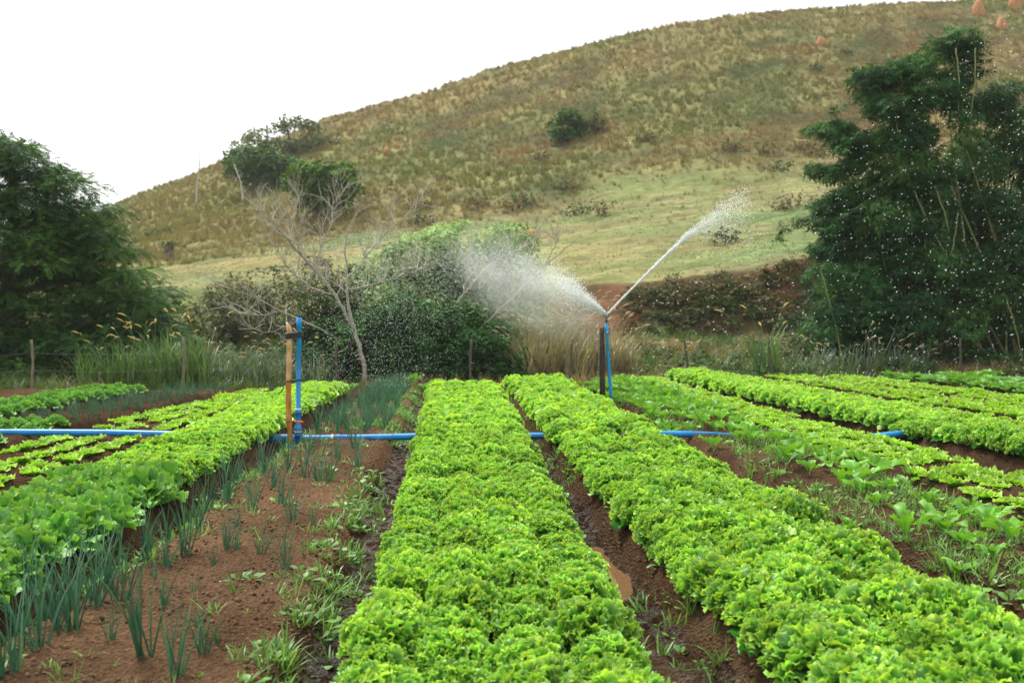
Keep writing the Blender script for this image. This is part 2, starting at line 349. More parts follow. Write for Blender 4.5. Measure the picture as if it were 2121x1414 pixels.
# ------------------------------------------------------------------ leaf building blocks
def leaf(L, W, th0, bend, ruf, kf, ph, nr=6, na=22, stalk=0.0, cup=0.0, jag=.6, twist=0.0, wpow=.6, ovate=False, fine=.35):
    s = np.linspace(0, 1, nr + 1)[:, None]; a_ = np.linspace(-1, 1, na + 1)[None]
    if stalk: 
        sb = np.clip((s - stalk) / (1 - stalk), 0, 1)
        wv = np.where(s < stalk, .07, .07 + .93 * np.sin(np.clip(sb, 0, 1) ** .7 * math.pi * .86) ** .8)
    else:
        wv = .16 + .84 * np.sin(s * math.pi * .60) ** (wpow * 1.3)
    y = L * s * (1 - (.24 * a_ ** 2) * s ** 2 * (0 if ovate else 1)) if not stalk else L * s * np.ones_like(a_)
    x = W * .5 * a_ * wv
    psi = np.arctan2(x, y - .35 * L); e = np.maximum(np.broadcast_to(s, x.shape), np.abs(a_) * np.clip(s * 1.6, 0, 1)) ** 3.2
    if stalk: e = e * (s > stalk)
    d = e * ruf * (np.sin(kf * psi + ph) + .65 * np.sin(2.37 * kf * psi + 2 * ph) + fine * np.sin(5.3 * kf * psi + 3 * ph))
    rd = e * ruf * jag * np.cos(1.63 * kf * psi + 3 * ph)
    y = y + rd * np.cos(psi); x = x + rd * np.sin(psi)
    x = x + e * ruf * .5 * np.sin(1.9 * kf * psi + ph * 5)
    ss = np.linspace(0, 1.35, 40); ang = th0 - bend * ss ** 1.3
    ou = np.concatenate([[0], np.cumsum(np.cos(ang)[:-1]) * (ss[1])]) * L; up = np.concatenate([[0], np.cumsum(np.sin(ang)[:-1]) * ss[1]]) * L
    t = np.clip(y / L, 0, 1.35); O = np.interp(t, ss, ou); U = np.interp(t, ss, up); An = np.interp(t, ss, ang)
    d = d + cup * (x / W) ** 2 * L
    O2 = O - np.sin(An) * d; U2 = U + np.cos(An) * d
    V = np.stack([x + twist * U2, O2, U2], -1).reshape(-1, 3)
    i = (np.arange(nr)[:, None] * (na + 1) + np.arange(na)[None]).ravel()
    F = np.stack([i, i + 1, i + na + 2, i + na + 1], 1)
    return V, F, e.reshape(-1)
def rosette(acc, n, L, W, th, bend, ruf, kf, ca, cb, rad=1.0, nr=6, na=22, r_=None, z0=0.0, off=(0, 0, 0), **kw):
    """n leaves from the heart out; th, L, W, bend given as (heart, outer); ca inner colour, cb margin colour"""
    r_ = r_ or random
    az = r_.random() * 6.28
    for i in range(n):
        t = i / max(1, n - 1); f = lambda p: p[0] + (p[1] - p[0]) * t
        l = f(L) * r_.uniform(.85, 1.15)
        V, F, e = leaf(l, f(W) * r_.uniform(.85, 1.15), f(th) + r_.uniform(-.12, .12), f(bend) + r_.uniform(-.25, .25), ruf * r_.uniform(.8, 1.25) * (l / L[1]) ** .5, kf * r_.uniform(.85, 1.2), r_.random() * 6.28, nr, na, twist=r_.uniform(-.25, .25), **kw)
        V = V * rad; V[:, 1] += .004 + .012 * t
        c, s = math.cos(az), math.sin(az); az += 2.39996 + r_.uniform(-.2, .2)
        V = np.stack([V[:, 0] * c - V[:, 1] * s, V[:, 0] * s + V[:, 1] * c, V[:, 2] + z0], 1) + np.array(off)
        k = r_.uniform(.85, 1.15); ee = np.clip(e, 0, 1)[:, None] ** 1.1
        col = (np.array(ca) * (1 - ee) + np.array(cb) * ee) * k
        acc.add(V, {4: F}, col)
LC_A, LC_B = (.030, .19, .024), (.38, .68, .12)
def curls(a, r, n, R, H, zc, L, ruf, ca, cb, nr=4, na=12, low=105):
    """small crinkled leaf margins over a dome"""
    for i in range(n):
        c_ = 1 - (1 - math.cos(R_(low))) * (i + .5) / n; st = math.sqrt(max(0, 1 - c_ * c_)); az = i * 2.39996 + r.uniform(-.5, .5); k_ = r.uniform(.68, 1.10)
        l = L * r.uniform(.7, 1.3)
        V, F, e = leaf(l, l * r.uniform(.9, 1.4), r.uniform(-.5, .6), r.uniform(-.6, 1.0), ruf * r.uniform(.7, 1.3), 5 * r.uniform(.8, 1.3), r.random() * 6.28, nr, na, cup=r.uniform(-.4, .8))
        # local frame: y points outward and upward from the heart
        u = np.array([st * math.cos(az), st * math.sin(az), c_ * .9 + .25]); u /= np.linalg.norm(u); t_ = np.array([r.gauss(0, 1), r.gauss(0, 1), r.gauss(0, 1)]); t_ -= t_.dot(u) * u; t_ /= np.linalg.norm(t_); b_ = np.cross(u, t_)
        P_ = np.array([R * k_ * st * math.cos(az), R * k_ * st * math.sin(az), zc + H * k_ * c_]) - u * l * .6
        V = V[:, :1] * t_ + V[:, 1:2] * u + V[:, 2:3] * b_ + P_
        ee = np.clip(e * .75 + .25 * np.repeat(np.linspace(0, 1, nr + 1), na + 1), 0, 1)[:, None]
        k2 = r.uniform(.72, 1.12); cb2 = np.array(cb) * (np.array([1.35, 1.1, .8]) if r.random() < .3 else 1)
        a.add(V, {4: F}, (np.array(ca) * (1 - ee) + cb2 * ee) * k2)
R_ = math.radians
def frilly(seed, n=16, nr=5, na=22, nc=240, cr=(4, 11), L=.046):
    r = random.Random(seed); a = Acc()
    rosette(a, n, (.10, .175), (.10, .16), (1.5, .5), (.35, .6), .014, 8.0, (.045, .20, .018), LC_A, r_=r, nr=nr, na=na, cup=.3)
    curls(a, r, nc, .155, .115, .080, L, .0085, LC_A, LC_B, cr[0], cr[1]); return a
def crisp(seed, n=22, nr=7, na=26):
    r = random.Random(seed); a = Acc()
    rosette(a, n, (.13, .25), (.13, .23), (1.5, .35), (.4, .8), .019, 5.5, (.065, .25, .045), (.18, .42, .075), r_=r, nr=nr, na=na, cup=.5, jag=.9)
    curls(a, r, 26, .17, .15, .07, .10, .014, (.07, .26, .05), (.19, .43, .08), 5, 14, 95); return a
def young(seed, n=14, nr=5, na=18):
    r = random.Random(seed); a = Acc()
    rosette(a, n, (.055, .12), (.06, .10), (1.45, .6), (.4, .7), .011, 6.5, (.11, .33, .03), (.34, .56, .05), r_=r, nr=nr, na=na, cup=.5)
    return a
def kale(seed, n=7, s=1.0, nr=7, na=10):
    r = random.Random(seed); a = Acc()
    rosette(a, n, (.16, .26), (.075, .11), (1.45, 1.0), (.5, 1.2), .013, 7.0, (.10, .30, .035), (.16, .38, .04), r_=r, nr=nr, na=na, stalk=.40, cup=.5, z0=.05)
    V, F = tube([(0, 0, -.02), (.002, .003, .04), (0, 0, .07)], [.007, .006, .005], 6); a.add(V, F, (.26, .36, .16))
    a.V = [v * s for v in a.V]; return a
def cabbage(seed):
    r = random.Random(seed); a = Acc()
    rosette(a, 12, (.14, .30), (.14, .24), (1.45, .55), (.4, .9), .008, 5.0, (.10, .27, .05), (.14, .33, .07), r_=r, nr=6, na=12, stalk=.25, cup=.5)
    return a
def blades(seed, n, H, lean, w, cols, bendy=.5, nseg=5, spread=.03, flat=False):
    r = random.Random(seed); a = Acc()
    for i in range(n):
        az = r.uniform(0, 6.28); h = H * r.uniform(.55, 1.1); le = r.uniform(0, lean); rr = spread * math.sqrt(r.random()); ba = r.uniform(0, 6.28)
        p0 = np.array([rr * math.cos(ba), rr * math.sin(ba), -.02]); d = np.array([math.cos(az), math.sin(az), 0])
        ss = np.linspace(0, 1, nseg + 1); be = bendy * r.uniform(.2, 1.6)
        ang = le + be * ss ** 2; st = h / nseg
        P = [p0]
        for k_ in range(nseg): P.append(P[-1] + st * (d * math.sin(ang[k_]) + np.array([0, 0, math.cos(ang[k_])])))
        P = np.array(P); c = np.array(cols[r.randrange(len(cols))]) * r.uniform(.8, 1.2)
        if flat:
            sd_ = np.array([-d[1], d[0], 0]) * w * .5; wd = (np.sin(np.clip(ss * .9 + .12, 0, 1) * math.pi) ** .7)[:, None]
            V = np.concatenate([P - sd_ * wd, P + sd_ * wd]); m_ = nseg + 1
            F = np.array([(k_, k_ + 1, m_ + k_ + 1, m_ + k_) for k_ in range(nseg)]); a.add(V, {4: F}, c)
        else:
            V, F = tube(P, w * .5 * (1 - .85 * ss ** 2), 5, False); a.add(V, F, c)
    return a
def protos(fn, name, m, seeds):
    out = []
    for s in seeds:
        me = fn(s).mesh(name); me.materials.append(m); out.append(me)
    return out

# ------------------------------------------------------------------ planting
plants = {}
def plant(kind, x, y, s, lab, grp, z=None, dz=0.0, rx=None):
    plants.setdefault(kind, []).append((x, y, groundz(np.array(x), np.array(y), False).item() + dz if z is None else z, s, random.uniform(0, 6.28), lab, grp, rx))
def bedrows(b, nrow, y0, y1, step, jit=.03, inset=.12):
    y1 = min(y1, BEDS[b][3] - .05); y = y0; k_ = 0
    while y < y1:
        l, r = edges(b, y)
        for j in range(nrow):
            f = (j + .5) / nrow; x = l + inset + (r - l - 2 * inset) * ((j / (nrow - 1)) if nrow > 1 else .5)
            yield j, x + random.uniform(-jit, jit), y + (step * .5 if j % 2 else 0) + random.uniform(-jit, jit)
        y += step; k_ += 1
ROWN = ['first', 'second', 'third', 'fourth', 'fifth', 'sixth']
def where(y): return 'before the blue pipe' if y < 11.4 else 'behind the blue pipe'
for j, x, y in bedrows('C', 4, 2.4, 17.2, .255, .03, .17):
    plant('frilly', x, y, random.uniform(.80, 1.12), f'frilly lettuce, central bed, {ROWN[j]} row from the onion bed, # from the front', 'frilly lettuces of the central bed')
for j, x, y in bedrows('R1', 4, 2.4, 17.8, .265, .035, .18):
    if 9.3 < y < 10.7 and j == 2: continue
    plant('frilly', x, y, random.uniform(.84, 1.18) * (1.14 if y < 7 else 1.0), f'frilly lettuce, bed right of the puddle, {ROWN[j]} row from the puddle, # from front', 'frilly lettuces of the bed beside the puddle furrow')
for j, x, y in bedrows('L1', 4, 7.3, 16.3, .255, .03, .15):
    plant('frilly', x, y, random.uniform(.88, 1.08), f'frilly lettuce behind the broad-leaved ones, {ROWN[3-j]} row from the scallions, # from front', 'frilly lettuces behind the broad-leaved ones')
for j, x, y in bedrows('R4', 4, 7.0, 19.7, .26, .03, .12):
    plant('frilly', x, y, random.uniform(.95, 1.15), f'frilly lettuce, tall bed past the young lettuces, {ROWN[j]} row from them, # from front', 'frilly lettuces of the dense tall bed')
for j, x, y in bedrows('L1', 4, 3.6, 7.3, .28, .03, .17):
    plant('crisp', x, y, random.uniform(.9, 1.12), f'broad-leaved glossy lettuce in the near left bed, {ROWN[3-j]} row from the scallions, # from front', 'broad-leaved lettuces')
def yl(j, n): return f'{ROWN[j]} row'
for j, x, y in bedrows('R3', 4, 5.5, 19.5, .235, .03, .10):
    if y < 9 and random.random() < .28: continue
    plant('young', x, y, random.uniform(.85, 1.2), f'small yellow-green lettuce beside the brassicas, {ROWN[j]} row from them, # from the front', 'young lettuces beside the brassicas')
for j, x, y in bedrows('L2', 3, 5.0, 16.4, .24, .035, .14):
    if random.random() < .1 or 10.55 < y < 11.05: continue
    plant('young', x, y, random.uniform(.95, 1.3), f'small yellow-green lettuce beyond the left frilly bed, {ROWN[3-j]} row from it, # from front', 'young lettuces beside the seedling bed')
for bi, b in enumerate(('R5', 'R6', 'R7')):
    for j, x, y in bedrows(b, 4, 9.0, 19.8, .25, .03, .10):
        if b == 'R5' and y > 15 and random.random() < .2: continue
        plant('young', x, y, random.uniform(.9, 1.25), f'small lettuce, {ROWN[bi]} bed past the tall frilly bed, {ROWN[j]} row, # from the front', 'young lettuces in the far beds')
for j, x, y in bedrows('L4', 3, 10.0, 16.8, .27, .04, .15):
    plant('crisp', x, y, random.uniform(.55, .7), f'small broad-leaved lettuce by the dark log, {ROWN[2-j]} row from the seedlings, # from front', 'small broad-leaved lettuces by the log')
for j, x, y in bedrows('L3', 3, 8.5, 11.9, .27, .04, .15):
    if 10.45 < y < 11.05: continue
    plant('crisp', x, y, random.uniform(.55, .68), f'small broad-leaved lettuce under the blue pipe, {ROWN[2-j]} row, # from the front', 'small broad-leaved lettuces by the pipe')
for j, x, y in bedrows('R2', 4, 4.2, 18.3, .33, .07, .02):
    if y < 11 and j == 0 and random.random() < .75: continue
    if y < 11 and random.random() < .22: continue
    s = random.uniform(.62, 1.02) * (.82 if y < 7 else 1)
    plant('kale', x, y, s, f'brassica seedling on weedy soil, {ROWN[j]} row from frillies, # from front', 'brassica seedlings')
for j, x, y in bedrows('R8', 4, 12.0, 19.8, .36, .05, .15):
    plant('cabbage', x, y, random.uniform(.8, 1.1), f'dark broad-leaved cabbage in the bed below the bamboo, {ROWN[j]} row, # from front', 'cabbages below the bamboo')
for x, y in [(-1.75, 17.9), (-1.55, 18.0), (-2.9, 17.6)]:
    plant('kale', x, y, 1.1, 'pale brassica ending the onion bed under the shrub, # from the front', 'brassicas ending the onion bed')
q = gp(1410, 925, .17); plant('cabbage', q[0], q[1], .8, 'dark green cabbage among frilly lettuces next to the bare gap by the pipe', 'odd cabbages')

# scallion clumps of the onion bed: the near ones where the photo has them
NEAR = [(70, 1350, 1.25), (150, 1310, 1.25), (250, 1250, 1.0), (20, 1400, 1.2), (130, 1300, 1.2), (215, 1190, .9), (200, 1260, 1.15), (305, 1160, 1.0), (345, 1175, .75), (385, 1150, 1.1), (300, 1360, 1.15), (420, 1355, .7), (340, 1260, .5),
 (400, 1230, .35), (445, 1175, .35), (470, 1140, .7), (490, 1140, .55), (540, 1150, .6), (590, 1185, .75), (490, 1090, .45), (605, 1080, .75), (650, 1090, .45), (525, 1060, 1.0), (470, 1040, 1.1), (485, 1000, 1.1), (545, 985, 1.1),
 (565, 1010, .9), (600, 975, 1.0), (630, 990, 1.0), (660, 995, 1.0), (680, 1000, .9), (585, 1050, .9), (740, 970, 1.0), (735, 930, 1.0), (405, 1305, .3), (450, 1330, .3), (320, 1200, .3), (410, 1100, .8), (430, 1040, .9), (350, 1110, .7), (225, 1225, .9),
 (640, 940, 1.0), (590, 930, 1.0), (700, 950, .8), (365, 1400, .9), (230, 1330, .5), (100, 1250, 1.1), (40, 1280, 1.1), (60, 1220, .9)]
for px, py, s in NEAR:
    q = gp(px, py, .13)
    where_ = 'near the lower edge of the soil' if py > 1280 else ('on open brown soil before the pipe' if py > 1030 else 'just before the blue pipe')
    sz = 'tall' if s > .95 else ('medium' if s > .55 else 'tiny')
    plant('onion', q[0], q[1], s, f'{sz} scallion clump {where_}, # from the front', f'{sz} scallion clumps {where_}')
y = 11.35
while y < 18:
    for j in range(5):
        l, r = edges('L0', y)
        if random.random() < .85:
            plant('onion', l + .15 + (r - l - .35) * j / 4 + random.uniform(-.05, .05), y + random.uniform(-.08, .08), random.uniform(.75, 1.05), f'scallion clump behind the blue pipe, {ROWN[j]} row from the stake side, # from the front', 'scallion clumps behind the pipe')
    y += .36
y = 12.2
while y < 17.1:
    for j in range(6):
        l, r = edges('L3', y)
        plant('onion', l + .1 + (r - l - .2) * j / 5 + random.uniform(-.03, .03), y + random.uniform(-.05, .05), random.uniform(.4, .55), f'thin onion seedling in the dark bed, {ROWN[j]} row from the log, # from the front', 'onion seedlings in the dark bed')
    y += .24

def ordn(n):
    W_ = ['', 'first', 'second', 'third', 'fourth', 'fifth', 'sixth', 'seventh', 'eighth', 'ninth', 'tenth']
    return W_[n] if n <= 10 else str(n) + ('th' if 10 < n % 100 < 14 else {1: 'st', 2: 'nd', 3: 'rd'}.get(n % 10, 'th'))
PR = {
 'frilly': (protos(frilly, 'frilly_lettuce', M_LET, range(1, 9)), 'frilly_lettuce', 'lettuce', lambda s: frilly(s, 8, 3, 8, 60, (2, 5), .075), M_LET, 'stuff'),
 'crisp': (protos(crisp, 'broad_leaf_lettuce', M_LEAFY, range(11, 17)), 'broad_leaf_lettuce', 'lettuce', None, M_LEAFY, None),
 'young': (protos(young, 'young_lettuce', M_LET, range(21, 28)), 'young_lettuce', 'young lettuce', lambda s: young(s, 8, 3, 8), M_LET, 'stuff'),
 'kale': (protos(kale, 'brassica_seedling', M_KALE, range(31, 40)), 'brassica_seedling', 'seedling', None, M_KALE, None),
 'cabbage': (protos(cabbage, 'cabbage', M_KALE, range(41, 45)), 'cabbage', 'cabbage', None, M_KALE, None),
 'onion': (protos(lambda s: blades(s, 16, .42, .42, .0075, [(.065, .20, .10), (.085, .24, .10), (.05, .16, .09)], .5, 6, .035), 'scallion_clump', M_ONION, range(51, 60)), 'scallion_clump', 'scallion', None, M_ONION, None),
}
for kind, L in plants.items():
    pr, name, cat, lowfn, m, _ = PR[kind]
    vis = lambda p: abs(p[0]) / p[1] < .56
    # apparent size: biggest and in view first
    L.sort(key=lambda p: (0 if vis(p) else 1, p[1] / p[3]))
    ind, rest = L[:300], L[300:]
    if kind == 'onion': ind, rest = L, []
    if lowfn is None: ind, rest = L, []
    seen = [p for p in rest if abs(p[0]) / p[1] < .75]
    ordi = {}
    inview = lambda p: abs(p[0]) / p[1] < .54 and (CAM_H - .3) / p[1] * FPX + HZ < 1450
    for p in sorted(ind, key=lambda p: p[1]):
        if inview(p): ordi.setdefault(p[5], []).append(id(p))
    num = {i_: k_ for L_ in ordi.values() for k_, i_ in enumerate(L_)}
    for p in ind:
        x, y, z, s, rz, lab, grp, rx = p
        lab = lab.replace('#', ordn(num[id(p)] + 1)) if id(p) in num else lab.replace(', # from the front', '').replace(', # from front', '').replace(', # from front', '') + (', out of view' if abs(x) / y < .54 else ', out of view')
        o = bpy.data.objects.new(name, pr[random.randrange(len(pr))]); COL.objects.link(o)
        o.location = (x, y, z - .005); o.rotation_euler = (random.uniform(-.12, .12), random.uniform(-.12, .12), rz); hv = .70 + .50 * float(fbm(np.array(x * 2.2), np.array(y * 1.5), 2, 15)); o.scale = (s, s, s * hv * random.uniform(.92, 1.12))
        tag(o, lab, cat, grp)
    if seen:
        tm = []
        for s_ in range(5):
            a = lowfn(200 + s_); V = np.concatenate(a.V); F = np.concatenate(a.F[4]); tm.append((V, F, np.concatenate(a.C)))
        A = Acc(); arr = np.array([p[:5] for p in seen]); ch = rng.integers(0, 5, len(arr))
        for c_ in range(5):
            b = arr[ch == c_]
            if not len(b): continue
            cs, sn = np.cos(b[:, 4]) * b[:, 3], np.sin(b[:, 4]) * b[:, 3]; M = np.zeros((len(b), 3, 3))
            M[:, 0, 0] = cs; M[:, 0, 1] = -sn; M[:, 1, 0] = sn; M[:, 1, 1] = cs; M[:, 2, 2] = b[:, 3]
            k_ = rng.uniform(.9, 1.1, (len(b), 1)) * np.ones((1, 3))
            A.inst(tm[c_][0], tm[c_][1], M, b[:, :3], k_, tm[c_][2])
        nm = {'frilly': 'distant_frilly_lettuces', 'young': 'distant_young_lettuces'}[kind]
        tag(A.build(nm, m), {'frilly': 'distant frilly lettuces filling the far ends of the beds', 'young': 'distant young lettuces in rows in the far beds'}[kind], 'lettuces', kind='stuff')

# ------------------------------------------------------------------ weeds, clods
def scatter(acc, tmpl, X, Y, Zz, S, col, tilt=.2):
    n = len(X); az = rng.uniform(0, 6.28, n); ch = rng.integers(0, len(tmpl), n)
    M = np.zeros((n, 3, 3)); c, s = np.cos(az), np.sin(az)
    M[:, 0, 0] = c; M[:, 0, 1] = -s; M[:, 1, 0] = s; M[:, 1, 1] = c; M[:, 2, 2] = 1
    M[:, 0, 2] = rng.normal(0, tilt, n); M[:, 1, 2] = rng.normal(0, tilt, n)
    M *= S[:, None, None]; T = np.stack([X, Y, Zz], 1)
    for k_, (V, F, C) in enumerate(tmpl):
        for fk, f in F.items():
            q_ = ch == k_
            if q_.any() and len(f): acc.inst(V, f, M[q_], T[q_], col[q_], C)
def pack(a): 
    return (np.concatenate(a.V), {k_: np.concatenate(v) for k_, v in a.F.items() if v}, np.concatenate(a.C))
G1 = [(.13, .27, .05), (.16, .32, .06), (.09, .22, .05)]
weedT = [pack(blades(s, 9, .13, .9, .008, G1, 1.1, 4, .03, True)) for s in range(70, 76)]
broadT = []
for s in range(80, 84):
    a = Acc(); rosette(a, 6, (.03, .055), (.02, .035), (1.1, .3), (.3, .6), .002, 4, (.10, .24, .04), (.13, .29, .05), r_=random.Random(s), nr=3, na=4, stalk=.3); broadT.append(pack(a))
def edgepts(b, side, n, y0, y1, sp, power=1.6):
    y = y0 + (y1 - y0) * rng.random(n) ** power; l, r = edges(b, y)
    return (l if side < 0 else r) + rng.normal(0, sp, n), y
wx, wy = [], []
for b, side, n, y0, y1, sp in [('L0', 1, 900, 3, 17, .10), ('L0', -1, 700, 3, 17, .10), ('R1', -1, 420, 3.5, 17, .10), ('C', 1, 90, 3.2, 16, .06), ('R2', -1, 350, 4, 17, .22), ('R2', 1, 500, 4.5, 18, .25), ('R1', 1, 160, 4, 17, .08), ('L1', -1, 60, 5, 15, .08), ('C', -1, 50, 3.5, 16, .05)]:
    x, y = edgepts(b, side, n, y0, y1, sp); wx.append(x); wy.append(y)
n = 1700; y = 4.2 + 13.5 * rng.random(n) ** 1.3; l, r = edges('R2', y); wx.append(l + (r - l) * rng.random(n)); wy.append(y)
n = 130; y = 3.2 + 8 * rng.random(n); l, r = edges('L0', y); wx.append(l + (r - l) * rng.random(n)); wy.append(y)
n = 1000; y = 11.8 + 6.5 * rng.random(n); l, r = edges('L0', y); wx.append(l + (r - l) * (.35 + .7 * rng.random(n))); wy.append(y)
wx = np.concatenate(wx); wy = np.concatenate(wy); keep = (fbm(wx * 1.6, wy * 1.6, 2, 91) > .40) & (pud_d(wx, wy) > 1.25); wx, wy = wx[keep], wy[keep]
n = len(wx); wz = groundz(wx, wy); S = rng.uniform(.35, 1.25, n); cj = rng.uniform(.7, 1.3, (n, 1)) * np.ones((1, 3))
a = Acc(); hf = rng.random(n) < .72
scatter(a, weedT, wx[hf], wy[hf], wz[hf], S[hf], cj[hf]); scatter(a, broadT, wx[~hf], wy[~hf], wz[~hf] + .002, S[~hf] * 1.3, cj[~hf])
tag(a.build('weeds', M_GRASS), 'grass and small weeds growing along the furrow edges', 'weeds', kind='stuff')
# crumbs of soil
import bmesh
bm = bmesh.new(); bmesh.ops.create_icosphere(bm, subdivisions=1, radius=1)
IV = np.array([v.co for v in bm.verts]); IF = np.array([[v.index for v in f.verts] for f in bm.faces]); bm.free()
cT = [(IV * rng.uniform(.65, 1.25, (len(IV), 1)), {3: IF}, np.ones((len(IV), 3))) for _ in range(6)]
n = 60000; y = 3 + 11 * rng.random(n) ** 1.5; x = rng.uniform(-.58, .58, n) * y
l0, r0 = edges('L0', y); keep = (fbm(x * 2.5, y * 2.5, 2, 95) > .42) & (groundz(x, y, False) > .02)
x, y = x[keep], y[keep]; n = len(x); S = .003 + .011 * rng.random(n) ** 3
a = Acc(); cc = np.array([.112, .067, .038]) * rng.uniform(.6, 1.35, (n, 1)); scatter(a, cT, x, y, groundz(x, y) + S * .6 + .006, S, cc)
tag(a.build('soil_crumbs', tintmat('soil_crumb', .95, .15, noise=.2), smooth=False), 'loose crumbs and clods of brown soil', 'soil', kind='stuff')

# ------------------------------------------------------------------ irrigation
BLUE = (.004, .20, .50); BLUE2 = (.003, .10, .34)
def prof(p0, p1, segs):
    """tube profile along p0-p1 from (t, radius) pairs"""
    p0, p1 = np.array(p0, float), np.array(p1, float)
    return tube([p0 + (p1 - p0) * t for t, _ in segs], [r for _, r in segs], 18)
root = empty('irrigation_pipe', (-2.47, 11.45, 0)); tag(root, 'blue plastic irrigation pipe lying across the beds, its open riser beside a wooden stake', 'pipe')
def part(name, m, parent, lst, col, lab=None, org=None):
    a = Acc()
    for V, F in lst: a.add(np.asarray(V) - (org if org is not None else local(parent)), F, col)
    o = a.build(name, m, parent)
    if lab: o['label'] = lab
    return o
o0 = local(root)
main = [(-7.7, 11.47, .215), (-6.1, 11.46, .21), (-4.6, 11.45, .205), (-3.3, 11.45, .175), (-2.9, 11.455, .148), (-2.47, 11.455, .14), (-1.9, 11.455, .145), (-1.1, 11.45, .165), (.2, 11.45, .17), (1.8, 11.46, .19), (2.15, 11.46, .175), (2.6, 11.46, .142), (3.2, 11.46, .135), (3.8, 11.46, .15), (4.28, 11.47, .20)]
tt = np.linspace(0, 1, 60); mk = np.array(main); xs = mk[:, 0]
XX = np.linspace(xs[0], xs[-1], 70); PP = np.stack([XX, np.interp(XX, xs, mk[:, 1]), np.interp(XX, xs, mk[:, 2])], 1)
part('main_pipe', M_PIPE, root, [tube(PP, .037, 18)], BLUE)
for xa, xb, r in [(-2.80, -2.52, .050), (-2.06, -1.86, .046)]:
    yy = 11.455; za = .142
    part('coupling', M_PIPE, root, [prof((xa, yy, za), (xb, yy, za), [(0, .038), (.02, r), (.3, r), (.34, r * .95), (.9, r * .95), (.97, r), (1, .038)])], BLUE2)
part('seal_ring', M_PIPE, root, [prof((-2.84, 11.455, .142), (-2.815, 11.455, .142), [(0, .045), (1, .045)])], (.75, .68, .40))
part('seal_ring', M_PIPE, root, [prof((-2.10, 11.455, .142), (-2.075, 11.455, .142), [(0, .044), (1, .044)])], (.75, .68, .40))
rb = (-2.47, 11.45, .06); rt = (-2.445, 11.45, 1.475)
part('riser', M_PIPE, root, [prof(rb, rt, [(0, .034), (.10, .034), (.12, .040), (.15, .040), (.16, .030), (.235, .030), (.24, .036), (.285, .036), (.29, .026), (.93, .026), (.935, .031), (1, .031)])], BLUE)
lerp = lambda t: np.array(rb) + (np.array(rt) - np.array(rb)) * t
part('reducer', M_PIPE, root, [prof(lerp(.06), lerp(.11), [(0, .045), (1, .037)])], BLUE2); part('reducer', M_PIPE, root, [prof(lerp(.245), lerp(.275), [(0, .040), (1, .040)])], BLUE2)
part('seal_ring', M_PIPE, root, [prof(lerp(.283), lerp(.293), [(0, .038), (1, .038)])], (.80, .70, .35))
part('seal_ring', M_PIPE, root, [prof(lerp(.108), lerp(.116), [(0, .042), (1, .042)])], (.80, .70, .35))
q = lerp(.19); part('valve', M_PIPE, root, [prof(q - np.array([.045, .01, -.003]), q + np.array([.060, -.015, -.003]), [(0, .005), (.15, .012), (.5, .016), (.85, .012), (1, .006)]), prof(q - np.array([0, 0, .012]), q + np.array([0, 0, .012]), [(0, .034), (1, .034)])], (.75, .12, .05), 'orange-red valve handle')
part('riser_foot', M_PIPE, root, [prof((-2.60, 11.37, .06), (-2.50, 11.40, .05), [(0, .02), (.1, .034), (1, .034)])], BLUE)

st = empty('wooden_stake', (-2.56, 11.44, .0)); tag(st, 'wet orange-brown bamboo stake tied to the open blue riser in the onion bed', 'stake')
P = np.array([(-2.545, 11.40, .03), (-2.555, 11.40, .35), (-2.562, 11.405, .62), (-2.552, 11.41, .9), (-2.545, 11.415, 1.15), (-2.548, 11.42, 1.37)])
sp = np.linspace(0, 1, 30); PQ = np.stack([np.interp(sp, np.linspace(0, 1, 6), P[:, i]) for i in range(3)], 1)
V, F = tube(PQ, .031 + .003 * np.sin(sp * 40), 14)
top = V[:, 2] > 1.36; V[top, 2] += (V[top, 0] - P[-1, 0]) * -1.2 + .02
c = np.where((V[:, 2] < .80)[:, None], np.array([.42, .15, .025]), np.array([.46, .27, .12])); c = c * rng.uniform(.8, 1.2, (len(V), 1))
a = Acc(); a.add(V - local(st), F, c); a.build('pole', M_WETWOOD, st)
def strap(z, r, parent, tail=None):
    c1 = np.array([-2.55, 11.41, z]); c2 = np.array([-2.45, 11.45, z + .004]); L = []
    for dz in ([-.02, -.004, .012, .026] if r > .008 else [0]):
        th = np.linspace(0, 2 * math.pi, 25); rr = .041
        ring = [c1 + np.array([math.cos(t) * rr, math.sin(t) * rr, dz]) if math.cos(t) < 0 else c2 + np.array([math.cos(t) * rr * .8, math.sin(t) * rr * .8, dz + .01]) for t in th]
        L.append(tube(ring, r, 6))
    if tail is not None: L.append(tube(tail, r * .9, 6))
    part('rubber_tie', M_RUB, parent, L, (.012, .012, .013))
strap(1.27, .010, st); strap(.78, .007, st, [(-2.59, 11.37, .78), (-2.61, 11.36, .74), (-2.605, 11.355, .70), (-2.63, 11.36, .66), (-2.66, 11.36, .655)])
part('wire_band', M_RUB, st, [tube([(-2.56 + .037 * math.cos(t), 11.405 + .037 * math.sin(t), .335) for t in np.linspace(0, 6.3, 20)], .006, 5)], (.03, .02, .02))

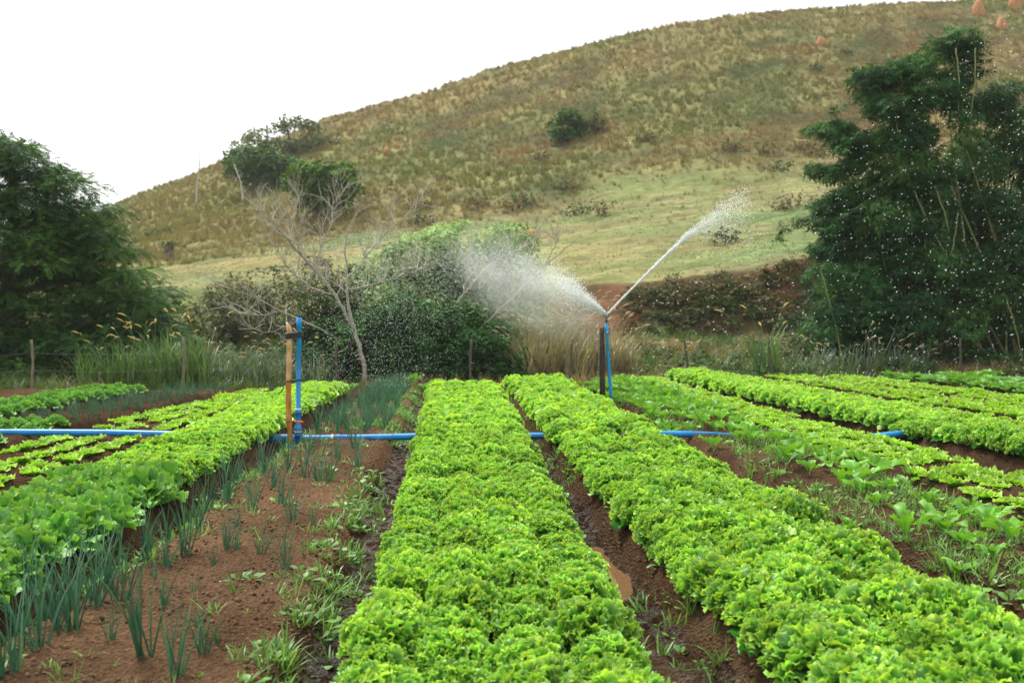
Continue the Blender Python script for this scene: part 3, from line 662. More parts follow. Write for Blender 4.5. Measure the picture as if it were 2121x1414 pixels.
for o in (root, st): o.location.x += .105; o.location.y -= .5
sx, sy = 1.46, 15.4
post = empty('sprinkler_post', (sx - .055, sy, 0)); tag(post, 'dark square wooden post holding up the spraying sprinkler pipe', 'post')
a = Acc(); V = []; 
for z, s in [(-.05, .040), (.4, .041), (.9, .038), (1.27, .036)]:
    for dx, dy in ((-1, -1), (1, -1), (1, 1), (-1, 1)): V.append((dx * s - .02 * z * .6, dy * s, z))
Q = [(i * 4 + j, i * 4 + (j + 1) % 4, i * 4 + 4 + (j + 1) % 4, i * 4 + 4 + j) for i in range(3) for j in range(4)] + [(12, 13, 14, 15), (3, 2, 1, 0)]
a.add(V, {4: np.array(Q)}, (.035, .026, .020)); a.build('post', M_WOOD, post, smooth=False)
part('rubber_tie', M_RUB, post, [tube([(sx - .025 + .085 * math.cos(t), sy - .0 + .055 * math.sin(t), 1.18) for t in np.linspace(0, 6.3, 24)], .006, 5)], (.012, .012, .013))
sr = empty('sprinkler_pipe', (sx + .04, sy, 0)); tag(sr, 'slim blue upright pipe with a sprinkler head throwing water both ways', 'sprinkler')
b0, b1 = np.array((sx + .085, sy - .02, .0)), np.array((sx - .002, sy, 1.335))
part('pipe', M_PIPE, sr, [prof(b0, b1, [(0, .026), (.02, .026), (.86, .025), (.865, .030), (.93, .030), (.94, .025), (1, .025)])], (.01, .25, .58))
b2 = b1 + np.array([0, 0, .11])
part('sprinkler_head', M_RUB, sr, [prof(b1, b2, [(0, .014), (.3, .014), (.32, .024), (.5, .024), (.55, .012), (1, .012)]), tube([b2 + np.array([-.05, 0, .0]), b2 + np.array([0, 0, .012]), b2 + np.array([.045, 0, .03])], [.008, .013, .009], 8), tube([b2 + np.array([-.04, 0, .03]), b2 + np.array([.0, 0, .05]), b2 + np.array([.03, 0, .03])], .005, 6)], (.03, .03, .03))
SPR = b2 + np.array([0, 0, .02])

# ------------------------------------------------------------------ fence and log
fr = empty('wire_fence', (0, 19, 0)); tag(fr, 'old wire fence on thin rough wooden posts closing off the far edge of the field', 'fence')
posts = [(-140, 705, 17.9, .0), (66, 703, 18.0, .0), (380, 697, 18.1, .0), (697, 700, 18.8, .01), (975, 702, 19.3, .0), (1183, 704, 19.8, .0), (1416, 702, 20.3, .35), (1594, 700, 20.6, .0), (1800, 700, 20.9, .0), (1990, 700, 21.1, -.02), (2200, 700, 21.3, 0)]
tops = []
for px, py, y, ln in posts:
    t = at(px, py, y); b = np.array([t[0], y, -.1]); g = hillz(t[0], y).item()
    n = 9; s = np.linspace(0, 1, n); P = b + (t - b) * s[:, None]; P[:, 0] += .012 * np.sin(s * 7 + px); P[:, 0] += ln * .5 * (1 - s)
    part('fence_post', M_WOOD, fr, [tube(P, .028 - .005 * s + .003 * np.sin(s * 23 + px), 8)], (.17, .14, .10) if px < 500 else (.075, .062, .045))
    tops.append((t, P))
for f in (.50, .78):
    pts = []
    for (t, P), (t2, P2) in zip(tops[:-1], tops[1:]):
        A_, B_ = P[0] + (P[-1] - P[0]) * f, P2[0] + (P2[-1] - P2[0]) * f
        for k_ in range(6): 
            u = k_ / 6; q = A_ + (B_ - A_) * u; q[1] -= .04; q[2] -= .05 * u * (1 - u) * 4; pts.append(q)
    part('fence_wire', M_WIRE, fr, [tube(pts, .0013, 4)], (.09, .088, .08))
a = Acc(); s = np.linspace(0, 1, 24); q0, q1 = gp(-60, 829, .06), gp(104, 830, .06)
P = q0 + (q1 - q0) * s[:, None]; V, F = tube(P, .07 + .006 * np.sin(s * 19), 12); V = V + rng.normal(0, .003, V.shape)
o = empty('log', tuple(q1 * [1, 1, 0])); a.add(V - local(o), F, (.055, .042, .038)); a.build('trunk', M_BARK, o); tag(o, 'dark old log lying at the far edge of the field below the big tree', 'log')

# ------------------------------------------------------------------ foliage makers
def leafq(p, d, l, w_, fold=.15):
    """one pointed leaflet as a folded quad: base, left, tip, right"""
    p, d = np.array(p, float), np.array(d, float); d /= np.linalg.norm(d); s = np.cross(d, [0, 0, 1.0]); s /= np.linalg.norm(s) + 1e-9
    m_ = p + d * l * .45
    return [p, m_ + s * w_ / 2 + np.array([0, 0, fold * w_]), p + d * l, m_ - s * w_ / 2 + np.array([0, 0, fold * w_])]
def sprig(kind, seed):
    r = random.Random(seed); V = []
    if kind == 'pinnate':
        for i in range(7):
            y = .06 + .25 * i / 6; z = -.35 * y ** 2 * 3
            for s in (-1, 1): V += leafq((0, y, z), (s * .9, .55, -.25 + r.uniform(-.15, .15)), .085 * r.uniform(.8, 1.2), .034)
        V += leafq((0, .31, -.1), (0, 1, -.4), .09, .035)
    elif kind == 'bamboo':
        for i in range(8):
            a_ = r.uniform(-1.3, 1.3); y = r.uniform(0, .12)
            V += leafq((0, y, 0), (math.sin(a_), math.cos(a_), r.uniform(-.9, .1)), r.uniform(.12, .2), .022)
    elif kind == 'shrub':
        for i in range(6):
            a_ = r.uniform(-2.2, 2.2); y = r.uniform(0, .08)
            V += leafq((0, y, 0), (math.sin(a_), math.cos(a_), r.uniform(-.5, .5)), r.uniform(.05, .085), .038)
    elif kind == 'twig':
        for i in range(5):
            a_ = r.uniform(-.9, .9); V += leafq((0, 0, 0), (math.sin(a_), math.cos(a_), r.uniform(-.4, .6)), r.uniform(.18, .38), .010)
            V += leafq((math.sin(a_) * .12, math.cos(a_) * .12, 0), (math.sin(a_ + .8), math.cos(a_ + .8), r.uniform(-.4, .6)), .06, .03)
    elif kind == 'far':
        for i in range(5):
            a_ = r.uniform(-2.5, 2.5); y = r.uniform(0, .2)
            V += leafq((0, y, 0), (math.sin(a_), math.cos(a_), r.uniform(-.5, .4)), r.uniform(.16, .28), .12)
    V = np.array(V); F = np.arange(len(V)).reshape(-1, 4); return V, F
SPR_T = {k_: [sprig(k_, s) for s in range(5)] for k_ in ('pinnate', 'bamboo', 'shrub', 'twig', 'far')}
def foliage(acc, blobs, kind, per, cols, size=(.8, 1.2), droop=.35, inner=.45, org=np.zeros(3), upb=.25, flatn=.55):
    blobs = np.array(blobs, float)
    area = (blobs[:, 3] * blobs[:, 4] + blobs[:, 3] * blobs[:, 5] + blobs[:, 4] * blobs[:, 5]) / 3
    cnt = np.maximum(4, (per * area)).astype(int); idx = np.repeat(np.arange(len(blobs)), cnt); n = len(idx); B = blobs[idx]
    D = rng.normal(size=(n, 3)); D /= np.linalg.norm(D, axis=1)[:, None]; D[:, 2] += upb; D /= np.linalg.norm(D, axis=1)[:, None]
    rad = inner + (1 - inner) * rng.random(n) ** .5
    Tm = B[:, :3] + D * rad[:, None] * B[:, 3:6] - org
    ax = D + rng.normal(0, .45, (n, 3)); ax[:, 2] = ax[:, 2] * .35 - droop
    Nn = np.array([0, 0, 1.0]) * flatn + D * .5 + rng.normal(0, .35, (n, 3))
    M = frames(ax, Nn) * rng.uniform(size[0], size[1], n)[:, None, None]
    cols = np.array(cols); ci = (rng.random(len(blobs)) * len(cols)).astype(int)[idx]
    sw = rng.random(n) < .3; ci = np.where(sw, rng.integers(0, len(cols), n), ci)
    C = cols[ci] * rng.uniform(.75, 1.25, (n, 1)); ch = rng.integers(0, 5, n)
    for k_ in range(5):
        q_ = ch == k_
        if q_.any(): acc.inst(SPR_T[kind][k_][0], SPR_T[kind][k_][1], M[q_], Tm[q_], C[q_])
    return n
def limb(acc, P, r0, r1, col, n=7, org=np.zeros(3), wob=.02):
    P = np.array(P, float); m_ = max(8, len(P) * 4); s = np.linspace(0, 1, m_); u = np.linspace(0, 1, len(P))
    Q = np.stack([np.interp(s, u, P[:, i]) for i in range(3)], 1)
    for _ in range(2): Q[1:-1] = (Q[:-2] + Q[1:-1] * 2 + Q[2:]) / 4
    Q[1:-1] += rng.normal(0, wob, (m_ - 2, 3)); V, F = tube(Q, r0 + (r1 - r0) * s, n); acc.add(V - org, F, col); return Q
TG = [(.022, .068, .017), (.034, .098, .020), (.066, .155, .027), (.016, .052, .018)]

# the big spreading tree on the left
def revtree():
    cx, cyy = -12.3, 24.3; root = empty('spreading_tree', (cx, cyy, 0)); tag(root, 'huge dark green tree with drooping layered foliage at the left, behind the fence', 'tree')
    org = local(root)
    zs = np.array([5.4, 4.85, 4.2, 3.4, 2.8, 2.1, 1.5, .9, .4]); rs = np.array([.4, 1.4, 1.7, 2.3, 2.8, 3.2, 3.6, 3.9, 3.8])
    B = []
    r = random.Random(5)
    for z in np.arange(.35, 5.4, .42):
        rad = float(np.interp(z, zs[::-1], rs[::-1])); n = int(3 + rad * 7); a0 = r.random() * 6
        for i in range(n):
            a_ = a0 + i / n * 6.283 + r.uniform(-.2, .2); rr = rad * r.uniform(.6, 1.1); s = r.uniform(.45, 1.15)
            B.append((cx + rr * math.cos(a_), cyy + rr * math.sin(a_) * .95, z + r.uniform(-.14, .14), .95 * s, .95 * s, .18 * s))
    for px, py, s in [(205, 385, .55), (160, 375, .6), (100, 335, .7), (30, 300, .8), (200, 470, .7), (255, 520, .7), (290, 570, .7), (310, 620, .7), (355, 680, .7), (370, 720, .6), (240, 480, .6), (0, 290, .8), (60, 310, .7)]:
        q = at(px - 28, py + 6, 22.8); B.append((q[0], q[1], q[2], s * .9, s * .9, .22))
    a = Acc(); foliage(a, B, 'pinnate', 470, TG, (.6, .95), droop=.12, org=org, inner=.2, flatn=1.1); a.build('crown', M_TREE, root)
    t = Acc(); col = (.10, .085, .065)
    limb(t, [(cx, cyy, -.2), (cx + .1, cyy, 1.2), (cx + .05, cyy + .1, 3.0), (cx + .2, cyy, 4.9)], .42, .08, col, 10, org)
    for i in range(16):
        a_ = r.random() * 6.28; z = r.uniform(.8, 4.3); rd = float(np.interp(z + .5, zs[::-1], rs[::-1])) * .85
        limb(t, [(cx, cyy, z), (cx + rd * .5 * math.cos(a_), cyy + rd * .5 * math.sin(a_), z + .45), (cx + rd * math.cos(a_), cyy + rd * math.sin(a_), z + .35)], .11, .02, col, 6, org)
    t.build('trunk', M_BARK, root)
revtree()

# bamboo clump on the right
def bamboo():
    root = empty('bamboo_clump', (11.0, 24.0, 0)); tag(root, 'tall dense dark bamboo clump with arching feathery tips at the right edge', 'bamboo')
    org = local(root); r = random.Random(9); B = []
    wisps = [[(1880, 420), (1800, 300), (1745, 285)], [(1800, 600), (1740, 500), (1700, 520)], [(1830, 520), (1770, 400), (1735, 420)], [(2000, 300), (1960, 190), (1920, 200)], [(2090, 300), (2060, 210), (2030, 215)], [(1880, 380), (1850, 215), (1820, 225)], [(1780, 330), (1740, 268), (1700, 266)], [(1850, 250), (1815, 165), (1800, 150)], [(1900, 230), (1890, 135), (1860, 150)], [(1960, 200), (1985, 95), (1950, 85)], [(1800, 420), (1745, 350), (1700, 345)],
             [(1790, 300), (1860, 262), (1900, 275)], [(1860, 200), (1850, 140), (1920, 125)], [(1760, 480), (1730, 430), (1720, 470)], [(1900, 330), (1905, 270), (1870, 300)], [(2000, 170), (2000, 100), (1980, 80)]]
    cul = Acc()
    for W_ in wisps:
        d = r.uniform(22.3, 23.6); Q = [at(p[0], p[1], d) for p in W_]
        for i in range(len(Q) - 1):
            for u in np.linspace(0, 1, 5):
                q = Q[i] + (Q[i + 1] - Q[i]) * u; s = r.uniform(.20, .40); B.append((q[0] + r.uniform(-.15, .15), q[1] + r.uniform(-.3, .3), q[2] + r.uniform(-.06, .06), s, s, s * .6))
        b = at(r.uniform(1850, 2150), 780, 24)
        limb(cul, [(b[0], 24, -.1), (b[0] * .6 + Q[0][0] * .4, 23.8, Q[0][2] * .5), tuple(Q[0]), tuple(Q[1]), tuple(Q[2])], .03, .006, (.25, .27, .12), 5, org, .01)
    pk_ = [(100, 2060), (200, 1950), (300, 1850), (420, 1790), (540, 1760), (640, 1715)]
    for py in list(range(225, 650, 40)):
        xe = np.interp(py, [p[0] for p in pk_], [p[1] for p in pk_]) + r.uniform(-10, 70); d = r.uniform(22.2, 23.8); ll = r.uniform(.7, 1.5)
        for u in np.linspace(0, 1, 9):
            q = at(xe + 60 - 140 * ll * u, py + 50 - 95 * ll * math.sin(u * 2.3), d); s = .30 - .17 * u; B.append((q[0], q[1] + r.uniform(-.1, .1), q[2], s * 1.1, s, s * .6))
    # dense body: rounded plumes, packed behind an uneven left edge
    prof_ = [(100, 2400), (150, 2200), (200, 2110), (260, 2020), (300, 1960), (330, 1910), (420, 1865), (460, 1815), (540, 1790), (620, 1745), (700, 1725), (760, 1760)]
    for py in range(110, 790, 26):
        xl = np.interp(py, [p[0] for p in prof_], [p[1] for p in prof_])
        px = xl
        while px < 2560:
            if r.random() < (.42 if py < 300 else .9):
                d = r.uniform(22.5, 27.0) if px > xl + 90 else r.uniform(22.5, 24.5)
                q = at(px + r.uniform(-14, 14), py + r.uniform(-14, 14), d); s = r.uniform(.32, .62)
                if q[2] > -.1: B.append((q[0], q[1], q[2], s, s, s * .75))
            px += r.uniform(28, 52)
    a = Acc(); foliage(a, B, 'bamboo', 760, [(.024, .086, .024), (.038, .12, .032), (.016, .060, .021), (.058, .145, .032)], (.8, 1.3), droop=.5, org=org, inner=.15); a.build('foliage', M_TREE, root)
    for i in range(60):
        bx = r.uniform(9.6, 16.5); by = r.uniform(24.8, 26.5); h = min(r.uniform(4, 8.6), 3 + (bx - 9) * 1.15); dx = r.uniform(-.9, 1.2) + (bx - 11) * .1
        c = (.055, .07, .03) if r.random() < .75 else (.13, .12, .07)
        limb(cul, [(bx, by, -.1), (bx + dx * .25, by - .1, h * .5), (bx + dx * .8, by - .3, h * .9), (bx + dx * 1.3, by - .4, h)], .035, .012, c, 5, org, .015)
    for x0, y0, x1, y1 in [(1935, 385, 1965, 480), (1980, 100, 1985, 230), (2020, 100, 2010, 250), (2040, 60, 2035, 200), (1860, 700, 1900, 620), (1790, 820, 1870, 640), (1750, 770, 1700, 560), (2085, 620, 2121, 760), (1960, 560, 1985, 440)]:
        d = 22.3; limb(cul, [at(x0, y0, d), at((x0 + x1) / 2 + 4, (y0 + y1) / 2, d), at(x1, y1, d)], .014, .010, (.22, .22, .10), 5, org, .006)
    cul.build('culms', M_BARK, root)
bamboo()

# shrubs and thickets behind the fence
def thicket(name, lab, cat, pts, kind, cols, per, yy, sx_=.45, group=None, dth=.8, trunk=True, m=M_TREE, size=(.8, 1.25), sp=26, **kw):
    """pts: outline of the mass (px, py) top line; filled down to ground"""
    r = random.Random(hash(name + str(pts[0])) & 0xff if False else int(pts[0][0])); B = []
    x0, x1 = pts[0][0], pts[-1][0]; c = at((x0 + x1) / 2, 700, yy); root = empty(name, (c[0], yy, hillz(c[0], yy).item())); tag(root, lab, cat, group); org = local(root)
    px = x0
    while px <= x1:
        top = np.interp(px, [p[0] for p in pts], [p[1] for p in pts]); g = HZ + (CAM_H - max(0, org[2])) / yy * FPX
        py = top
        while py < g:
            d = yy + r.uniform(-dth, dth); q = at(px + r.uniform(-12, 12), py + (r.uniform(-16, 14) if py == top else r.uniform(-6, 10)), d); s = sx_ * (r.uniform(.4, .9) if py == top else r.uniform(.6, 1.1)); B.append((q[0], q[1], q[2] - s * .45, s, s, s * .8)); py += sp * r.uniform(.8, 1.3)
        px += sp * r.uniform(.8, 1.2)
    a = Acc(); foliage(a, B, kind, per, cols, size, org=org, **kw); a.build('foliage', m, root)
    t = Acc()
    for i in range(10):
        q = B[r.randrange(len(B))]; bx = c[0] + (q[0] - c[0]) * .7; limb(t, [(bx, yy, org[2] - .1), ((bx + q[0]) / 2, yy, (org[2] + q[2]) / 2 + .1), (q[0], q[1], q[2])], .035, .01, (.10, .08, .06), 5, org)
    t.build('stems', M_BARK, root); return root
DG = [(.03, .10, .028), (.045, .13, .035), (.06, .16, .038), (.024, .07, .026)]
OL = [(.10, .13, .045), (.14, .17, .06), (.07, .10, .035), (.17, .16, .07)]
thicket('shrub', 'dense dark green shrub behind the far end of the onion bed', 'shrub', [(655, 700), (700, 660), (760, 640), (820, 625), (880, 640), (940, 640), (1000, 665), (1050, 690), (1095, 760)], 'shrub', DG, 1200, 20.9, .38, dth=.6, droop=.3, inner=.2, sp=22)
thicket('vine_mound', 'mound of pale green climbing vines rising above the dark shrub', 'vines', [(700, 575), (760, 540), (830, 520), (880, 475), (935, 462), (985, 476), (1050, 476), (1095, 505), (1120, 560), (1140, 640)], 'shrub', [(.28, .42, .18), (.36, .50, .24), (.15, .27, .10), (.38, .46, .26)], 1300, 23.6, .45, dth=.8, sp=28, inner=.2, trunk=True)
thicket('bramble_thicket', 'tangled dark brown-green thicket under the leaning bare tree', 'thicket', [(612, 640), (640, 560), (690, 545), (740, 570), (760, 640)], 'shrub', [(.09, .085, .035), (.05, .10, .03), (.12, .10, .045), (.07, .05, .025)], 800, 21.7, .35, dth=.5, sp=22, inner=.2)
thicket('brush', 'grey-brown twiggy brush on the slope left of the bare tree', 'brush', [(398, 640), (420, 600), (470, 575), (520, 555), (590, 560), (640, 570)], 'shrub', [(.09, .11, .05), (.13, .13, .07), (.055, .08, .04), (.15, .14, .085)], 600, 27.5, .5, dth=1.2, sp=26, inner=.2)
thicket('bank_shrub', 'dark leafy shrub at the foot of the red earth bank, beside the bamboo', 'shrub', [(1650, 640), (1680, 560), (1730, 520), (1790, 500), (1850, 480)], 'shrub', [(.05, .09, .05), (.03, .07, .03), (.09, .13, .08)], 500, 25.0, .45, dth=.7, sp=28, inner=.2)
# creepers hanging on the bank
B = []; r = random.Random(3)
for i in range(150):
    px = r.uniform(1290, 1760); yb = r.uniform(31.0, 32.6); x = (px - 1060.5) / FPX * yb; s = r.uniform(.18, .42)
    if fbm(np.array(x * .5), np.array(.3), 2, 88) > .60 and r.random() < .7: continue
    B.append((x, yb - .15, hillz(x, yb).item() + .05, s * 1.2, s * .6, s * .7))
a = Acc(); foliage(a, B, 'shrub', 500, [(.06, .10, .035), (.14, .13, .055), (.08, .13, .045), (.18, .14, .075)], (.9, 1.5), inner=.2)
tag(a.build('creepers', M_TREE), 'dark creepers and dry growth hanging over the earth bank', 'creepers', kind='stuff')

# bare trees
def branch(acc, p, d, L, r, depth, col, rr, org, up=.15, spread=.65):
    n = 5; P = [np.array(p, float)]; d = np.array(d, float)
    for i in range(n):
        d = d + rr.normal(0, .13, 3); d[2] += up * .2; d /= np.linalg.norm(d); P.append(P[-1] + d * L / n)
    s = np.linspace(0, 1, n + 1); V, F = tube(P, r * (1 - .45 * s), 5 if depth > 1 else 4, False); acc.add(np.asarray(V) - org, F, np.array(col) * rr.uniform(.85, 1.15))
    if depth == 0: return
    for k_ in range(rr.integers(2, 4) + (1 if depth > 2 else 0)):
        i = int(rr.integers(1, n + 1)); ax = rr.normal(0, 1, 3); ax -= ax.dot(d) * d; ax /= np.linalg.norm(ax) + 1e-9
        nd = d + ax * spread * rr.uniform(.7, 1.4); nd[1] *= .6; nd /= np.linalg.norm(nd)
        branch(acc, P[i], nd, L * rr.uniform(.55, .8), r * (.62 if i < n else .55), depth - 1, col, rr, org, up, spread)
def baretree(name, lab, limbs, yy, col, seed, depth=3, cat='bare tree'):
    rr = np.random.default_rng(seed); b = at(limbs[0][0][0], limbs[0][0][1], yy); root = empty(name, (b[0], b[1], b[2])); tag(root, lab, cat); org = local(root)
    tr, tw = Acc(), Acc()
    for li, L in enumerate(limbs):
        pts = [at(p[0], p[1], yy + (p[3] if len(p) > 3 else 0)) for p in L]; r0, r1 = L[0][2], L[-1][2]
        Q = limb(tr, pts, r0 * .82, r1 * .82, col, 8, org, .008)
        m_ = len(Q)
        for i in range(int(m_ * (.55 if li == 0 else .2)), m_, 1):
            if rr.random() < (.35 if li == 0 else .85):
                d = Q[min(i + 1, m_ - 1)] - Q[i - 1]; d /= np.linalg.norm(d) + 1e-9; ax = rr.normal(0, 1, 3); ax[2] = abs(ax[2]) * .8; ax /= np.linalg.norm(ax)
                branch(tw, Q[i], d * .6 + ax * .8, rr.uniform(.28, .58), .010, depth - 1 + (li > 0 and depth > 2) * (rr.random() < .5), np.array(col) * 1.4, rr, org, .3)
        d = Q[-1] - Q[-3]; d /= np.linalg.norm(d); branch(tw, Q[-1], d, .42, r1, depth, np.array(col) * 1.15, rr, org, .3)
    tr.build('trunk', M_BARK, root); tw.build('crown', M_BARK, root)
BK = (.27, .255, .20)
baretree('bare_tree', 'leafless grey tree with a leaning trunk and spreading twigs before the dark shrub', [
 [(758, 800, .06), (750, 735, .055), (735, 690, .05), (722, 640, .045), (718, 600, .04), (720, 560, .03), (712, 520, .022), (725, 470, .014)],
 [(735, 685, .045), (700, 620, .04), (665, 570, .035), (625, 530, .03), (590, 490, .022, -.3), (560, 450, .015, -.4), (530, 425, .008, -.4)],
 [(722, 600, .025), (770, 590, .02), (830, 575, .016), (890, 545, .008)],
 [(720, 580, .022), (760, 530, .018), (800, 480, .012, .4), (850, 440, .007, .6)],
 [(650, 560, .022), (670, 500, .016, .2), (690, 450, .010, .3), (700, 410, .006, .3)],
 [(610, 515, .016), (600, 470, .012, .3), (620, 430, .007, .3)],
 [(690, 610, .02), (650, 600, .016, .3), (600, 560, .012, .3), (560, 500, .007, .2)]], 20.0, BK, 3, 3)
baretree('bare_tree', 'dead grey branch reaching left over the dark hollow behind the open blue riser', [[(700, 700, .03), (640, 670, .022), (590, 648, .018), (545, 625, .014), (500, 605, .008), (460, 590, .005)], [(580, 645, .012), (540, 655, .009), (500, 650, .005)], [(620, 662, .012), (560, 690, .008), (520, 680, .005)]], 20.6, (.26, .25, .21), 8, 2)
baretree('bare_tree', 'thin leafless tree slanting out to the right behind the spray', [[(985, 690, .04), (1040, 635, .035), (1090, 590, .03), (1130, 550, .022), (1165, 520, .014), (1200, 490, .007)], [(1130, 550, .016), (1150, 510, .01), (1160, 480, .006)], [(1080, 600, .02), (1100, 540, .014, .3), (1110, 490, .007, .3)]], 22.4, BK, 14, 2)
baretree('bare_tree', 'pale forked dead trunk leaning in the vine mound', [[(920, 660, .04), (960, 610, .035), (1000, 560, .028), (1040, 530, .018), (1080, 515, .008)], [(960, 610, .02), (970, 560, .014), (975, 520, .008)]], 22.3, (.33, .31, .27), 19, 2)
baretree('bare_tree', 'pale slim dead trunk standing alone on the left ridge', [[(406, 428, .10), (408, 395, .09), (410, 365, .07), (415, 330, .035), (412, 300, .02), (400, 285, .01)]], 72.0, (.42, .40, .36), 23, 1)
baretree('bare_tree', 'short bleached trunk below the dark round tree on the hill', [[(504, 425, .10), (502, 400, .09), (498, 375, .07), (490, 355, .04)]], 66.0, (.42, .38, .30), 29, 1)

# trees on the hill
def hilltree(name, lab, cx, cy_, rx, ry, yy, n, cols, trunkpts=None, flat=.5, seed=1, s=(.8, 1.3), cat='tree', layers=None, per=13, group=None):
    r = random.Random(seed); q = at(cx, cy_, yy); g = hillz(q[0], yy).item(); root = empty(name, (q[0], yy, g)); tag(root, lab, cat, group); org = local(root)
    u = yy / FPX; B = []
    pts = layers or [(cx + rx * math.cos(t_) * math.sqrt(k_), cy_ - ry * math.sin(t_) * math.sqrt(k_)) for t_, k_ in [(r.random() * 6.28, r.random()) for _ in range(n)]]
    for px, py in pts:
        p = at(px, py, yy + r.uniform(-1, 1) * rx * u * .7); ss = r.uniform(.6, 1.0) * (rx * u * .42 if not layers else .95); B.append((p[0], p[1], max(p[2], g + .15), ss, ss, ss * flat))
    a = Acc(); foliage(a, B, 'far', per * 9, cols, s, org=org, inner=.2, droop=.15, upb=.5); a.build('crown', M_TREE, root)
    t = Acc()
    for b in B[::max(1, len(B) // 6)]:
        limb(t, [(q[0] + r.uniform(-.2, .2), yy, g - .2), (q[0] * .6 + b[0] * .4, yy, g + (b[2] - g) * .55), (b[0], b[1], b[2])], .13, .04, (.16, .12, .09), 5, org, .04)
    t.build('trunk', M_BARK, root)
    return root
FD = [(.085, .15, .065), (.11, .19, .08), (.065, .12, .055)]
hilltree('round_tree', 'dark round-crowned tree on the ridge, lower of the two at the skyline', 535, 345, 78, 36, 70, 40, FD, seed=4)
hilltree('umbrella_tree', 'open flat-layered tree standing against the white sky on the ridge', 600, 275, 70, 40, 80, 0, [(.10, .14, .08), (.13, .17, .09)], seed=5, flat=.34,
  layers=[(500, 300), (525, 285), (540, 275), (545, 295), (515, 292), (560, 290), (580, 258), (600, 250), (620, 250), (640, 262), (655, 270), (645, 282), (665, 285), (680, 292), (585, 300), (600, 295), (620, 305), (575, 268), (610, 322), (590, 318), (550, 300), (632, 268), (605, 262), (562, 300), (530, 290), (595, 262), (615, 258), (630, 255), (585, 275), (650, 292), (600, 310), (640, 300)], per=12)
hilltree('bushy_tree', 'bushy bright green tree on the slope above the bare tree', 668, 390, 68, 42, 56, 46, [(.08, .16, .035), (.11, .21, .045), (.06, .13, .03)], seed=6, flat=.8, per=18)
hilltree('bushy_tree', 'lone dark green bushy tree halfway up the brown hill', 1185, 272, 42, 38, 66, 26, [(.055, .12, .04), (.075, .15, .05)], seed=7, flat=.8, per=18)
hilltree('bamboo_bush', 'small feathery bamboo tuft beside the lone tree on the brown hill', 1232, 268, 26, 34, 66.5, 16, [(.10, .13, .04), (.13, .16, .05)], seed=8, flat=.9, per=10)
hilltree('hill_bush', 'leafy bush left of the pasture foot near the big tree', 350, 507, 13, 9, 48, 7, [(.06, .10, .03)], seed=9, cat='bush', per=20, s=(.5, .8))
bush_at = [(868, 440, 55), (880, 455, 52), (1172, 418, 56), (1085, 447, 54), (1188, 462, 51), (1515, 388, 58), (1585, 385, 57), (1655, 362, 57), (1690, 372, 56), (1600, 405, 54), (330, 470, 60), (1240, 480, 49), (1622, 492, 44), (1500, 545, 38), (1130, 330, 62), (1345, 310, 62), (1060, 440, 53), (990, 445, 54), (830, 75, 40), (650, 450, 52), (1740, 180, 75), (1690, 210, 72)]
bush_at = sorted(b for b in bush_at if b[1] > 100)
for i, (px, py, yy) in enumerate(bush_at):
    x = (px - 1060.5) / FPX * yy; g = hillz(x, yy).item(); r = random.Random(i); o = empty('scrub_bush', (x, yy, g)); B = [(x + r.uniform(-.5, .5), yy + r.uniform(-.4, .4), g + r.uniform(.1, .45), .42, .42, .3) for _ in range(6)]
    green = i % 3 == 0
    a = Acc(); foliage(a, B, 'far', 90, [(.05, .085, .03), (.07, .10, .035)] if green else [(.13, .10, .05), (.09, .09, .04), (.17, .12, .07)], (.4, .8), org=local(o), inner=.2); a.build('foliage', M_TREE, o)
    t = Acc(); limb(t, [(x, yy, g - .1), (x, yy, g + .3)], .04, .02, (.1, .08, .06), 5, local(o)); t.build('stem', M_BARK, o)
    nb_ = ordn(len([1 for k_ in range(i + 1) if (k_ % 3 == 0) == green])); tag(o, f'low olive green bush on the hill pasture, {nb_} green one from the left' if green else f'low dry brown bush on the hill pasture, {nb_} brown one from the left', 'bush', 'green scrub bushes on the hill' if green else 'dry scrub bushes on the hill')

# termite mounds
for px, py, w_, h_, yy, lab in [(2015, 28, 24, 30, 84, 'tall orange termite mound high on the ridge, below the skyline'), (2090, 14, 26, 24, 86, 'wide orange termite mound at the skyline near the corner'), (2063, 68, 24, 26, 80, 'orange termite mound lowest of the three near the top of the hill'),
                               (1692, 113, 20, 16, 78, 'orange termite mound half hidden in grass high on the hill'), (803, 276, 16, 9, 72, 'flat orange mound of bare earth on the left part of the hill'), (1104, 514, 22, 16, 44, 'round orange termite mound on the pasture above the spray'), (2045, 42, 12, 8, 83, 'small orange mound between the three near the corner')]:
    x = (px - 1060.5) / FPX * yy; g = hillz(x, yy).item(); top = at(px, py - h_ / 2, yy)[2]; hh = h_ / FPX * yy * 1.05; rw = w_ / 2 / FPX * yy * .95
    V, F = [], []; nr_, na_ = 8, 14
    for i in range(nr_ + 1):
        f = i / nr_
        for j in range(na_):
            t_ = j / na_ * 6.283; rad = rw * random.uniform(.88, 1.12) * (1.15 * math.cos(f * 1.5) ** .6) * (1 + .12 * math.sin(3 * t_ + px) + .07 * math.sin(5 * t_ + f * 6)); V.append((rad * math.cos(t_), rad * math.sin(t_), -.3 + f * (hh + .3)))
    V.append((0, 0, hh)); 
    F4 = np.array([(i * na_ + j, i * na_ + (j + 1) % na_, (i + 1) * na_ + (j + 1) % na_, (i + 1) * na_ + j) for i in range(nr_) for j in range(na_)]); F3 = np.array([(nr_ * na_ + j, nr_ * na_ + (j + 1) % na_, len(V) - 1) for j in range(na_)])
    a = Acc(); a.add(V, {4: F4, 3: F3}, (.34, .17, .085)); o = a.build('termite_mound', M_MOUND); o.location = (x, yy, g); tag(o, lab, 'termite mound')

